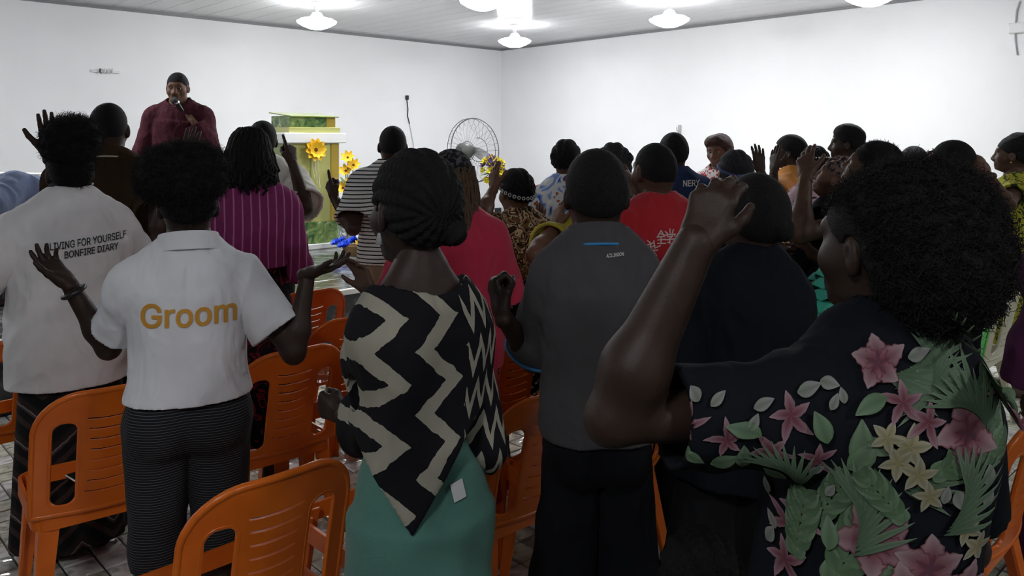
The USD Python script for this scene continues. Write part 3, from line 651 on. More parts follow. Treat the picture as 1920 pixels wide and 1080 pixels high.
def leg_mesh(sx, sy):
    t = V(sx * .188, sy * .182, .432); b = V(sx * (.222 if sy < 0 else .208), sy * (.262 if sy < 0 else .225), 0.0); ms = []
    for ax in (0, 1):
        pts = []
        for c, w, q in ((t, .062, .010), (b, .036, .008)):
            for u in (0, 1):
                for e in (0, 1):
                    for dz in (0, .001):
                        p = c.copy(); p[ax] -= (sx, sy)[ax] * u * w; p[1 - ax] -= (sx, sy)[1 - ax] * (e * q); p[2] += dz; pts.append(p)
        ms.append(m3.Manifold.hull_points(np.array(pts)))
    ms.append(m3.Manifold.hull_points(np.array([c + V(-sx * w * i, -sy * w * j, 0) for c, w in ((t, .030), (b, .016)) for i, j in ((0, 0), (1, 0), (0, 1))])))
    return man(ms[0] + ms[1] + ms[2])
BACKM, SEATM = bent_back(), seat_mesh()
def plastic(name, c): return plain(name, c, .32, .5, 0, .05, 5, .03, 150, subsurface_weight=.0)
def make_chair(mt, loc, yaw, label, group):
    t = thing('plastic_chair', label, 'chair', loc, yaw, group)
    part(t, 'seat', SEATM, mt, 40); part(t, 'backrest', BACKM, mt, 45)
    for sx, sy in ((-1, -1), (1, -1), (-1, 1), (1, 1)): part(t, 'leg', leg_mesh(sx, sy), mt, 30)
    return t
ORANGE = mat('orange_plastic', {'p': ('principled_bsdf', dict(base_color=(.80, .17, .014), roughness=.30, specular_ior_level=.5)), 't': ('translucent_bsdf', dict(color=(.85, .12, .01))), 'm': ('mix_closure', dict(fac=.16)), 'tc': ('texture_coordinate', {}), 'n': ('noise_texture', dict(scale=6, detail=3)), 'r': ('rgb_ramp', {'ramp': [(.3, (.72, .145, .010)), (.7, (.86, .20, .018))]})},
            [('tc.object', 'n.vector'), ('n.fac', 'r.fac'), ('r.color', 'p.base_color'), ('p.BSDF', 'm.closure1'), ('t.BSDF', 'm.closure2')], 'm.closure')
BLUE, CREAM, GREEN = plastic('blue_plastic', (.045, .03, .42)), plastic('cream_plastic', (.62, .60, .45)), plastic('green_plastic', (.04, .50, .05))
# each chair: centre of the back's top edge in the photograph, depth, colour, label
CH = [(85, 622, 3.26, 'o', 'orange plastic chair cut by the left edge of the picture'), (214, 725, 2.53, 'o', 'orange plastic chair behind the woman with the gold lettering, a phone on its seat'),
      (530, 922, 1.87, 'o', 'orange plastic chair nearest the camera, left of the teal skirt'), (560, 657, 2.99, 'o', 'orange plastic chair with its whole slotted back in view, left of the patterned top'),
      (588, 551, 4.16, 'o', 'orange plastic chair before the stage, below the raised arm with open palm'), (738, 551, 4.11, 'o', 'orange plastic chair half hidden behind the wrist with a bracelet'),
      (985, 606, 3.40, 'o', 'orange plastic chair behind the grey polo, in front of the speckled skirt'), (835, 786, 2.29, 'o', 'orange plastic chair mostly hidden behind the teal skirt'),
      (1042, 748, 2.48, 'o', 'orange plastic chair left of the dark trousers, with a dark phone on its seat'), (1235, 692, 2.74, 'o', 'orange plastic chair between the dark trousers and the black shorts'),
      (1962, 755, 2.29, 'o', 'orange plastic chair at the right edge, seen nearly edge-on'), (668, 662, 3.55, 'o', 'orange plastic chair with a clear water bottle on its seat'),
      (1030, 505, 4.82, 'o', 'orange plastic chair beyond the brown swirl top'), (1400, 617, 3.35, 'o', 'orange plastic chair peeping out behind the black shirt'),
      (1530, 520, 4.58, 'b', 'blue plastic chair beside the teal ruffled top, papers on its seat'), (1300, 494, 5.15, 'b', 'blue plastic chair standing farther back beside the red chevron dress'),
      (1912, 508, 4.35, 'c', 'cream plastic chair at the right edge'), (1862, 557, 4.04, 'g', 'bright green plastic chair beside the cream chair')]
cm = {'o': ORANGE, 'b': BLUE, 'c': CREAM, 'g': GREEN}; proto = {}; chairs = []
crng = np.random.default_rng(3)
for x, y, D, c, lab in CH:
    p = at(x, y, D); yaw = RY + crng.normal(0, .04); loc = V(p[0], p[1], 0) - rz(yaw) @ V(0, -.312, 0)
    grp = {'o': 'orange plastic chairs', 'b': 'blue plastic chairs'}.get(c)
    if c not in proto: proto[c] = make_chair(cm[c], loc, yaw, lab, grp)
    else: copy_of(proto[c], loc, yaw, lab)
    chairs.append((loc, yaw))
def on_seat(i, x, y, z=.4435): loc, yaw = chairs[i]; return loc + rz(yaw) @ V(x, y, z)
PHB, PHS = plain('phone_black', (.01, .01, .012), .2), plain('phone_screen', (.02, .025, .03), .05)
def phone(i, x, y, a, lab):
    t = thing('phone', lab, 'phone', on_seat(i, x, y), a); part(t, 'case', bx((-.037, -.078, .0), (.037, .078, .009), .003), PHB, 30); part(t, 'screen', bx((-.033, -.073, .009), (.033, .073, .0096)), PHS, False)
phone(1, -.03, -.02, .9, 'dark phone lying on the orange seat behind the white skirted woman'); phone(8, -.05, .02, .4, 'dark phone lying on the orange seat beside the dark trousers')
CLEAR = plain('clear_plastic', (.9, .93, .95), .06, .5, 0, transmission_weight=.9, ior=1.2)
t = thing('water_bottle', 'small clear plastic water bottle standing on an orange seat', 'bottle', on_seat(11, .05, .08))
part(t, 'bottle_body', lathe([(0, .0), (.030, 0), (.032, .01), (.030, .05), (.032, .055), (.032, .13), (.014, .165), (.013, .18), (0, .18)], 24), CLEAR, 40); part(t, 'cap', lathe([(0, .178), (.0145, .178), (.0145, .195), (0, .195)], 20), plain('bottle_cap', (.5, .55, .7), .4), 40)
t = thing('water_bottle', 'clear water bottle lying on the tiles behind the slotted orange chair', 'bottle', V(0, 0, 0))
bm = lathe([(0, .0), (.030, 0), (.032, .01), (.030, .05), (.032, .055), (.032, .13), (.014, .165), (.013, .18), (0, .18)], 24); o = on(640, 838, .04)
part(t, 'bottle_body', moved(bm, o, rz(.6) @ rx(math.pi / 2)), CLEAR, 40)
pap = thing('paper_sheets', 'white folded papers on the blue seat', 'paper', on_seat(14, -.02, .02), .5); part(pap, 'sheet', bx((-.09, -.12, 0), (.09, .12, .003)), plain('paper', (.75, .75, .75), .8), False); part(pap, 'sheet', moved(bx((-.09, -.12, .003), (.09, .12, .006)), (0, 0, 0), rz(.3)), plain('paper', ()), False)
tw = thing('folded_towel', 'pale blue folded towel on the seat of the farther blue chair', 'towel', on_seat(15, .0, .02), .5)
for i in range(3): part(tw, 'fold', bx((-.11 + .004 * i, -.09, .028 * i), (.11 - .006 * i, .09, .028 * i + .027), .010), cloth('pale_blue_towel', (.35, .5, .78)), 30)
# ---------------------------------------------------------------- pulpit on the stage
pb = on(570, 464, ST_Z); pul = thing('pulpit', 'gold and green acrylic pulpit with white frame standing on the stage', 'pulpit', pb, RY)
GOLD = plain('gold_acrylic', (.50, .36, .06), .12, .6, 0, .08, 2, transmission_weight=.25, ior=1.3); PALE = plain('pale_acrylic', (.50, .50, .17), .15, .6, 0, .05, 2, transmission_weight=.15)
OLIVE = plain('olive_acrylic', (.30, .38, .10), .12, .6, 0, .1, 3, transmission_weight=.3); DGRN = mat('green_marble', {'tc': ('texture_coordinate', {}), 'n': ('noise_texture', dict(scale=7, detail=5, distortion=2)), 'r': ('rgb_ramp', {'ramp': [(.35, (.03, .10, .03)), (.6, (.22, .32, .10)), (.75, (.55, .55, .3))]}), 'p': ('principled_bsdf', dict(roughness=.12))}, [('tc.object', 'n.vector'), ('n.fac', 'r.fac'), ('r.color', 'p.base_color')])
WFR = plain('pulpit_white', (.78, .79, .78), .3)
part(pul, 'base_plate', bx((-.36, -.25, 0), (.36, .27, .06), .008), WFR, 30)
part(pul, 'front_panel', bx((-.30, -.215, .29), (.20, -.2, 1.13), .003), PALE, 30); part(pul, 'corner_column', bx((.20, -.225, .29), (.30, -.12, 1.13), .004), GOLD, 30, 'golden corner column')
part(pul, 'side_panel', bx((-.315, -.2, .06), (-.30, .22, 1.13), .003), OLIVE, 30); part(pul, 'side_panel', bx((.305, -.12, .06), (.318, .22, 1.13), .003), plain('mint_acrylic', (.6, .7, .6), .1, .6, 0, transmission_weight=.3), 30, 'pale mint side panel'); part(pul, 'back_panel', bx((-.30, .205, .06), (.305, .22, 1.13), .003), GOLD, 30)
part(pul, 'lower_panel', bx((-.315, -.22, .06), (.318, -.2, .29), .004), DGRN, 30, 'dark green marbled lower panel')
part(pul, 'divider', bx((-.05, -.219, .29), (-.035, -.2, 1.13)), OLIVE, False); part(pul, 'inner_post', bx((.06, -.1, .06), (.14, -.02, 1.13), .004), OLIVE, 30)
part(pul, 'top_frame', bx((-.37, -.26, 1.13), (.37, .27, 1.24), .008), WFR, 30)
part(pul, 'book_ledge', bx((-.30, -.23, 1.24), (.31, .24, 1.30), .004), PALE, 30); part(pul, 'book_box', bx((-.27, -.19, 1.30), (.20, .22, 1.42), .004), DGRN, 30, 'dark green marbled book box'); part(pul, 'book_end', bx((.16, -.196, 1.301), (.27, .20, 1.42), .003), GOLD, 30, 'golden end block')
part(pul, 'sloped_top', moved(bx((-.29, -.24, 0), (.29, .24, .012), .003), (0, 0, 1.43), rx(.10)), OLIVE, 30)
# ---------------------------------------------------------------- flowers
YEL, YELC, PUR, BLU, WHT, LEAF = plain('petal_yellow', (.85, .52, .02), .6, .3, 0, .15, 30), plain('flower_centre', (.16, .06, .01), .8), plain('petal_purple', (.12, .07, .26), .6), plain('petal_blue', (.02, .10, .75), .6), plain('petal_white', (.75, .75, .7), .6), plain('leaf_green', (.07, .18, .03), .5)
PYEL = plain('petal_lemon', (.88, .75, .03), .6)
def petal(L, w, cup=.2, n=7):
    v, f = [], []
    for i in range(n):
        t = i / (n - 1); ww = w * math.sin(math.pi * (t * .86 + .10)) ** .8; y = L * t; z = cup * L * t * t
        v += [(-ww, y, z + .25 * ww), (0, y, z), (ww, y, z + .25 * ww)]
    for i in range(n - 1):
        a = 3 * i; f += [[a, a + 1, a + 4], [a, a + 4, a + 3], [a + 1, a + 2, a + 5], [a + 1, a + 5, a + 4]]
    v = np.array(v); k = len(v); v2 = v - V(0, 0, .0015); f = np.array(f); return trimesh.Trimesh(np.vstack([v, v2]), np.vstack([f, f[:, ::-1] + k]), process=False)
def bloom(parent, c, N, R, mt, n=9, layers=2, cup=.25, names='petal', ctr=YELC, one=False, w=.30):
    N = unit(N); a = unit(np.cross(N, V(.13, .2, 1))); b = np.cross(N, a); B = np.stack([a, b, N], 1); ms = []
    for l in range(layers):
        for i in range(n): ms.append(moved(moved(petal(R * (1 - .28 * l), R * w * (1 - .1 * l), cup + .35 * l), (0, 0, .004 * l), rz((i + .5 * l) * 2 * math.pi / n)), c, B))
    if one: part(parent, names, joined(ms), mt, 40)
    else:
        for m in ms: part(parent, names, m, mt, 40)
    part(parent, 'flower_centre', moved(trimesh.creation.icosphere(2, R * .17), c + N * R * .05), ctr, True)
fp = pb + RB @ V(-.03, -.30, 1.06); fl = thing('flower', 'large yellow artificial flower tied to the front of the pulpit', 'flower', fp)
bloom(fl, V(0, 0, 0), -RF + V(0, 0, .1), .125, YEL, 10, 2, .12)
for i in range(3): part(fl, 'ribbon', tube([V(.02 * i - .02, -.01, -.05), V(.03 * i - .03, -.01, -.18), V(.028 * i - .01, 0, -.30 - .05 * i)], .004, 6), plain('ribbon', (.7, .68, .5), .5), True)
def pot(parent, c, mt, r=.09, hh=.2): part(parent, 'vase', moved(lathe([(0, 0), (r * .6, 0), (r, hh * .5), (r * .7, hh), (r * .6, hh), (r * .85, hh * .5), (0, .02)], 28), c), mt, 40)
w = on(652, 470, ST_Z); vs = thing('flower_vase', 'clear vase with tall yellow flowers beside the pulpit', 'vase', w)
pot(vs, V(0, 0, 0), CLEAR, .11, .5)
for i, (dx, z) in enumerate(((-.02, .84), (.0, .98), (.04, .72), (-.05, .66), (.06, .9), (.02, .6))):
    part(vs, 'stem', tube([V(0, 0, .1), V(dx * .5, 0, z * .6), V(dx, 0, z)], .005, 6), LEAF, True); bloom(vs, V(dx, 0, z), V(dx * 3, -.8, .5), .075, YEL, 7, 1, .4, one=True)
    part(vs, 'leaf', moved(petal(.12, .03, .2), V(dx * .6, 0, z * .7), rz(i * 1.3) @ rx(.6)), LEAF, 40)
w = on(668, 478, ST_Z); bq = thing('flower_bunch', 'blue, white and yellow artificial flower bunch low on the stage beside the pulpit', 'flowers', w)
r2 = np.random.default_rng(11)
for i in range(24):
    c = V(r2.normal(0, .10), r2.normal(0, .05), .10 + abs(r2.normal(0, .05))); mt = BLU if c[0] < .03 and c[2] > .08 else (WHT if c[2] > .12 else YEL)
    bloom(bq, c, c * V(1, 1, 2) + V(0, -.1, .1), .06, mt, 7, 2, .5, one=True)
part(bq, 'basket', lathe([(0, 0), (.10, 0), (.15, .10), (.14, .10), (.09, .01), (0, .01)], 24), plain('basket', (.25, .15, .06), .8), 40)
w = at(925, 318, 8.4); bq2 = thing('flower_stand', 'yellow and purple flower bouquet on a slim stand in front of the fan', 'flowers', V(w[0], w[1], ST_Z)); zc = w[2] - ST_Z
for i in range(30):
    d = unit(r2.normal(0, 1, 3) * V(1, 1, 1)); c = V(0, 0, zc) + d * V(.10, .08, .12); mt = PYEL if (i % 3) else PUR
    bloom(bq2, c, d + V(0, -.3, .2), .055, mt, 6, 2, .6, one=True, ctr=PYEL if mt is PUR else YELC)
for i in range(10): part(bq2, 'leaf', moved(petal(.14, .03, .1), V(0, 0, zc - .03), rz(i * .63) @ rx(.2 * (i % 3) - .3)), LEAF, 40)
part(bq2, 'post', tube([V(0, 0, .02), V(0, 0, zc * .5), V(0, 0, zc)], .012, 10), plain('pale_post', (.7, .7, .68), .4), True); part(bq2, 'foot', lathe([(0, 0), (.16, 0), (.15, .02), (0, .03)], 28), plain('pale_post', ()), 40)
# ---------------------------------------------------------------- pedestal fan
FM, FB = plain('fan_wire', (.16, .16, .16), .4, .5, .6), plain('fan_motor', (.07, .073, .068), .5)
w = at(886, 282, 9.3); fan = thing('pedestal_fan', 'large grey pedestal fan with round wire cage in the corner', 'fan', V(w[0], w[1], ST_Z), -12 * D2R); zf = w[2] - ST_Z; rc = .37
def fq(m): return moved(m, (0, 0, zf), rz(-.47) @ rx(math.pi / 2 + .06))
ca = lambda r, z, n=56: [V(r * math.cos(t), r * math.sin(t), z) for t in np.linspace(0, 2 * math.pi, n, False)]
for z in (-.03, .03): part(fan, 'cage_ring', fq(tube(ca(rc, z), (.004 if z > 0 else .006), 8, True)), FM, True)
part(fan, 'cage_ring', fq(tube(ca(.11, .09), .004, 6, True)), FM, True); part(fan, 'cage_ring', fq(tube(ca(.14, -.10), .004, 6, True)), FM, True)
for i in range(28):
    t = i * 2 * math.pi / 28; c, s_ = math.cos(t), math.sin(t)
    part(fan, 'cage_wire', fq(tube([V(c * .11, s_ * .11, .09), V(c * .25, s_ * .25, .085), V(c * rc, s_ * rc, .03), V(c * rc, s_ * rc, -.03), V(c * .14, s_ * .14, -.10)], .0015, 5)), FM, True)
for i in range(3):
    t = i * 2 * math.pi / 3 + .3; bl = petal(.30, .085, .0); part(fan, 'blade', fq(moved(bl, (0, 0, .0), rz(t) @ ry(.45))), plain('fan_blade', (.72, .72, .73), .35), 40)
part(fan, 'hub', fq(lathe([(0, -.03), (.045, -.03), (.05, .02), (.03, .045), (0, .05)], 28)), FB, 40)
part(fan, 'motor', fq(lathe([(0, .05), (.03, .05), (.085, .07), (.10, .12), (.095, .19), (.06, .235), (0, .24)], 32)), FB, 40, 'dark round motor housing')
part(fan, 'bracket', tube([V(0, -.13, zf - .02), V(-.01, -.15, zf - .13), V(-.015, -.10, zf - .20)], .018, 10), FB, True); part(fan, 'post', tube([V(-.015, -.10, .03), V(-.015, -.10, zf * .5), V(-.015, -.10, zf - .17)], .021, 12), FB, True)
part(fan, 'base', lathe([(0, 0), (.26, 0), (.26, .02), (.06, .05), (0, .05)], 36), FB, 40)
# ---------------------------------------------------------------- small things on the walls
def wallpt(px, py, off=.012): d = ray(px, py); t = (FW - off - CAM @ RF) / (d @ RF); return CAM + d * t
def wallr(px, py, off=.012): d = ray(px, py); t = (RW - off - CAM @ RR) / (d @ RR); return CAM + d * t
a = wallpt(763, 183); ct = thing('wall_cable', 'thin cable hanging from a black socket on the front wall', 'cable', V(0, 0, 0))
part(ct, 'socket', moved(room(bx((-.025, -.02, -.03), (.025, .012, .03), .006)), a), PHB, 30); pts = [wallpt(*q) for q in ((763, 187), (765, 205), (764, 217), (768, 232), (771, 248), (775, 268), (778, 300), (780, 405))]
part(ct, 'cord', tube(pts[:4], .007, 6), PHB, True, 'black upper length of cord'); part(ct, 'cord', tube(pts[3:], .006, 6), plain('cord_white', (.6, .6, .6), .5), True, 'white lower length of cord')
br = thing('wall_bracket', 'small row of metal hooks fixed on the wall left of the speaker', 'hook', V(0, 0, 0))
part(br, 'rail', moved(room(bx((-.14, -.004, -.012), (.14, .006, .012))), wallpt(198, 134)), plain('bracket_white', (.72, .72, .72), .5), False)
for px in (187, 196, 203, 210): part(br, 'hook', moved(room(bx((-.006, -.02, -.026), (.006, 0, .026), .002)), wallpt(px, 133, .02)), PHB if px == 187 else plain('bracket_pale', (.62, .62, .62), .4), 30)
hk = thing('wall_hook', 'small metal hook on the right wall above the navy shirt', 'hook', V(0, 0, 0)); q = wallr(1274, 243)
part(hk, 'plate', moved(room(bx((-.01, -.02, -.05), (.012, .02, .06), .004)), q), plain('bracket_grey', (.45, .45, .45), .4), 30); part(hk, 'hook_arm', tube([q, q - RR * .05 + V(0, 0, -.02), q - RR * .06 + V(0, 0, .03)], .006, 8), plain('bracket_grey', ()), True)
wf = thing('wall_fixture', 'pale wall box with a curved white cable high at the right edge', 'fixture', V(0, 0, 0)); q = wallr(1914, 52)
part(wf, 'box', moved(room(bx((-.03, -.10, -.05), (.012, .10, .05), .01)), q), plain('bracket_white', ()), 30); part(wf, 'cord', tube([wallr(*z) for z in ((1912, 2), (1906, 20), (1903, 48), (1903, 75), (1907, 103))], .007, 6), plain('cord_grey', (.5, .5, .52), .5), True)
# ---------------------------------------------------------------- keyboard and loudspeaker at the left of the stage
KB = plain('black_case', (.012, .012, .014), .35); kb0 = at(40, 336, 6.0); kp = V(kb0[0], kb0[1], ST_Z); kt = thing('electric_keyboard', 'black electric keyboard on a stand at the left end of the stage', 'keyboard', kp, RY + 2.0)
kz = kb0[2] - ST_Z - .06
part(kt, 'case', bx((-.66, -.17, kz), (.66, .17, kz + .09), .015), KB, 30); part(kt, 'edge_strip', bx((-.66, .165, kz + .085), (.66, .185, kz + .10), .003), plain('silver_edge', (.75, .75, .75), .3), 30)
for i in range(36): part(kt, 'key', bx((-.60 + i * .0333, -.165, kz + .09), (-.569 + i * .0333, -.03, kz + .102), .002), plain('key_white', (.75, .75, .72), .3), False)
for i in range(4): part(kt, 'knob', moved(lathe([(0, 0), (.012, 0), (.010, .018), (0, .018)], 14), (-.3 + i * .16, .06, kz + .09)), plain('knob_brass', (.55, .42, .2), .3, .5, .8), 40)
for s_ in (-1, 1): part(kt, 'stand_leg', tube([V(s_ * .45, -.2, .02), V(0, 0, kz * .5), V(-s_ * .45, .16, kz)], .016, 10), KB, True); part(kt, 'stand_leg', tube([V(s_ * .45, .2, .02), V(0, .02, kz * .5), V(-s_ * .45, -.16, kz)], .016, 10), KB, True)
sp0 = at(2, 420, 5.6); spk = thing('loudspeaker', 'dark maroon loudspeaker box on the stage at the left edge', 'speaker', V(sp0[0] - .25, sp0[1], ST_Z), RY)
part(spk, 'cabinet', bx((-.22, -.2, 0), (.22, .2, .75), .015), plain('maroon_case', (.035, .012, .016), .5), 30); part(spk, 'grille', bx((-.19, -.215, .05), (.19, -.2, .70), .008), plain('grille', (.015, .015, .016), .6, .5, 0, 0, 8, .5, 400), 30); part(spk, 'badge', bx((-.03, -.219, .60), (.03, -.214, .63), .003), plain('silver_edge', ()), 30)
# ---------------------------------------------------------------- fabrics
def sep(**extra):
    nd = {'s': ('separate_xyz', {})}; return nd, [('tc.object', 's.vector')]
def stripes(name, axis, freq, ramp, warp=0.0, **kw):
    nd, lk = sep(); nd['a'] = M('multiply', None, freq); nd['f'] = M('fraction'); lk += [(f's.{axis}', 'a.value1'), ('a.value', 'f.value1')]
    if warp: nd['nz'] = ('noise_texture', dict(scale=6, detail=2)); nd['w'] = M('multiply_add', None, warp); lk[-1:] = [('tc.object', 'nz.vector'), ('nz.fac', 'w.value1'), ('a.value', 'w.value3'), ('w.value', 'f.value1')]
    return banded(name, dict(nodes=nd, links=lk, out='f.value'), ramp, **kw)
def chevrons(name, zf, xf, amp, ramp, axis='x', wob=0.0, **kw):      # fraction(z * zf + amp * triangle(x * xf))
    o = 'z' if axis == 'x' else 'x'; nd, lk = sep(); nd['t'] = M('multiply', None, xf); nd['p1'] = M('pingpong', None, .5); nd['m'] = M('multiply', None, amp * 2); nd['a'] = M('multiply_add', None, zf); nd['f'] = M('fraction')
    lk += [(f's.{axis}', 't.value1'), ('t.value', 'p1.value1'), ('p1.value', 'm.value1'), (f's.{o}', 'a.value1'), ('m.value', 'a.value3'), ('a.value', 'f.value1')]
    if wob: nd['nz'] = ('noise_texture', dict(scale=40, detail=2)); nd['w'] = M('multiply_add', None, wob); lk[-1:] = [('tc.object', 'nz.vector'), ('nz.fac', 'w.value1'), ('a.value', 'w.value3'), ('w.value', 'f.value1')]
    return banded(name, dict(nodes=nd, links=lk, out='f.value'), ramp, **kw)
def blotch(name, scale, ramp, dist=2.0, detail=1.5, interp=False, **kw):
    return banded(name, dict(nodes={'nz': ('noise_texture', dict(scale=scale, detail=detail, distortion=dist))}, links=[('tc.object', 'nz.vector')], out='nz.fac'), ramp, interp=interp, **kw)
def spots_(name, scale, ramp, rand=1.0, feature='f1', **kw):
    return banded(name, dict(nodes={'nz': ('noise_texture', dict(scale=scale * .8, detail=1)), 'mx': ('mix', dict(fac=.03)), 'vz': ('voronoi_texture', dict(scale=scale, randomness=rand, feature=feature))},
                  links=[('tc.object', 'nz.vector'), ('tc.object', 'mx.color1'), ('nz.color', 'mx.color2'), ('mx.color', 'vz.vector')], out='vz.distance'), ramp, **kw)
BK = (.008, .008, .010)
WHITE_TEE, WHITE_POLO = cloth('white_tee', (.78, .77, .78)), cloth('white_polo', (.73, .74, .78))
BLACKC, DARKT = cloth('black_cloth', (.007, .008, .011)), cloth('dark_trousers', (.008, .0085, .011))
SHOE = plain('shoe_black', (.012, .012, .012), .4); SANDAL = plain('sandal_brown', (.06, .03, .018), .6)
GOLDTX = plain('gold_print', (.62, .30, .035), .6); BLACKTX = plain('black_print', (.03, .03, .035), .7); PALETX = plain('pale_print', (.65, .62, .60), .7)
GREYPOLO = cloth('grey_polo', (.058, .056, .060)); SKYB = plain('sky_blue_trim', (.03, .20, .45), .7)
PEARL = plain('pearl', (.7, .68, .64), .25); GOLDM = plain('gold_metal', (.75, .5, .18), .25, .5, 1); SILV = plain('silver_metal', (.7, .7, .7), .25, .5, 1)
def earring(p, q, mt=PEARL, r=.006, drop=.0):
    c = p.hp((q * .083, -.002, -.046))
    if drop: part(p.root, 'earring', tube([c, c + V(0, 0, -drop * .5), c + V(0, 0, -drop)], [.003, .006, .008], 8), mt, True)
    else: part(p.root, 'earring', moved(trimesh.creation.icosphere(2, r), c), mt, True)
def viewdir(p): d = p.w2l(CAM) - V(0, 0, p.w2l(CAM)[2]); d[2] = 0; return unit(d)
def surf_to_camera_side(p, m, noarm=False):
    d = viewdir(p); return p.surf(m, math.degrees(math.atan2(d[0], d[1])), noarm), V(-d[1], d[0], 0)
def uz(p, u, px, py, D): w = p.w2l(at(px, py, D)); return w @ u, w[2]
def text_on(p, surf, u, text, x0, x1, y, D, mt, hgt, slope=0.0, bold=True, lab=None, name='lettering'):
    """Letters printed on the cloth between two places in the photograph's layout."""
    a, b = uz(p, u, x0, y, D), uz(p, u, x1, y + slope * (x1 - x0), D); m = lettering(text, hgt, bold); v = np.asarray(m.vertices).copy(); w = v[:, 0].max() - v[:, 0].min(); sgn = 1 if b[0] > a[0] else -1
    q = np.c_[a[0] + (v[:, 0] - v[:, 0].min()) / w * (b[0] - a[0]), a[1] + v[:, 1] + (v[:, 0] - v[:, 0].min()) / w * (b[1] - a[1]), 0 * v[:, 0]]
    return p.print_flat(surf, trimesh.Trimesh(q, m.faces, process=False), mt, .0042, name=name, maxe=.02, lab=lab)
NEAR, MID, FAR = dict(h=.0075, hf=.0045, hh=.0034), dict(h=.010, hf=.005, hh=.004), dict(h=.013, hf=.0055, hh=.005)
UP, FWD = V(0, 0, 1), V(0, 1, 0)

# ================================================================ woman with the gold lettering
p = Person('person in a white polo shirt with gold lettering on the back, both palms raised', 353, 314, 2.38, 24, 'f', head=(0, 6, 0), tone='deep', girth=1.04, sw=.160, nk=1.2, **NEAR,
           L=dict(e=('px', 204, 652, 1), w=('px', 126, 528, -1), F=(-.72, .05, .70), N=(.62, -.35, .62), pose='cup', len=1.04), R=dict(e=('px', 552, 662, -1), w=('px', 580, 500, -1), F=(.90, .1, .25), N=(-.15, -.1, 1), pose='cup', len=1.04))
p.body().top(WHITE_POLO, hem=.975, ease=.016, sl=('short', .70, .022), loft=(.138, .114, .156, .135), amp=.006, name='polo_shirt').collar(WHITE_POLO, None, 1.455, .102, .088, .045)
p.trousers(stripes('pin_stripe_trousers', 'z', 130, [(0, (.10, .10, .11)), (.22, (.014, .015, .018))]), hem=.42, loose=.012, amp=.003).shoes(SHOE)
p.hair('afro', c=[((0, -.035, .050), (.088, .100, .088)), ((-.055, -.03, .115), (.075, .085, .062)), ((.025, -.03, .115), (.075, .085, .062)), ((-.09, -.03, .075), (.055, .07, .06)), ((.045, -.035, .095), (.055, .06, .055))], fuzz=8000, amp=.009, flen=.020)
p.bracelet(-1, plain('bracelet_black', (.01, .01, .01), .4), .008, .12)
sf, u = surf_to_camera_side(p, p.shirt_mesh, True); text_on(p, sf, u, 'Groom', 266, 446, 604, 2.27, GOLDTX, .063, 0, lab='gold printed word')

# ================================================================ woman with the two-line slogan
p = Person('person in an oversized white T-shirt with a two-line black slogan and a zigzag skirt', 130, 272, 3.18, 40, 'f', head=(0, 4, 0), tone='deep', girth=1.05, **NEAR,
           L=dict(e=(-.80, .30, -.52), w=(-.25, .7, .8), pose='open'), R=dict(e=(.35, .45, -.8), w=(-.35, .85, .35), pose='relax'))
p.body().top(WHITE_TEE, hem=.72, ease=.04, sl=('short', .98, .075), loft=(.205, .165, .21, .18), neck=(.074, .078, .045), amp=.009, wscale=6, name='t_shirt')
p.skirt(chevrons('brown_zigzag', 7, 4.2, .75, [(0, (.010, .010, .012)), (.22, (.045, .028, .026)), (.40, (.012, .010, .012)), (.62, (.075, .05, .045)), (.68, (.20, .19, .19)), (.72, (.03, .02, .02)), (.9, (.014, .012, .013))], wob=.08), hem=.06, w=(.17, .14, .22, .19), amp=.006, folds=7).shoes(SHOE)
p.hair('afro', c=[((.005, -.03, .16), (.094, .092, .072)), ((-.04, -.03, .125), (.06, .07, .05)), ((.05, -.03, .135), (.06, .07, .055)), ((0, -.035, .06), (.078, .09, .075))], fuzz=6000, amp=.009, flen=.022); earring(p, 1)
sf, u = surf_to_camera_side(p, p.shirt_mesh); text_on(p, sf, u, 'LIVING FOR YOURSELF', 94, 242, 466, 3.02, BLACKTX, .025, -.085); text_on(p, sf, u, 'BONFIRE DIARY', 121, 225, 482, 3.02, BLACKTX, .025, -.085)

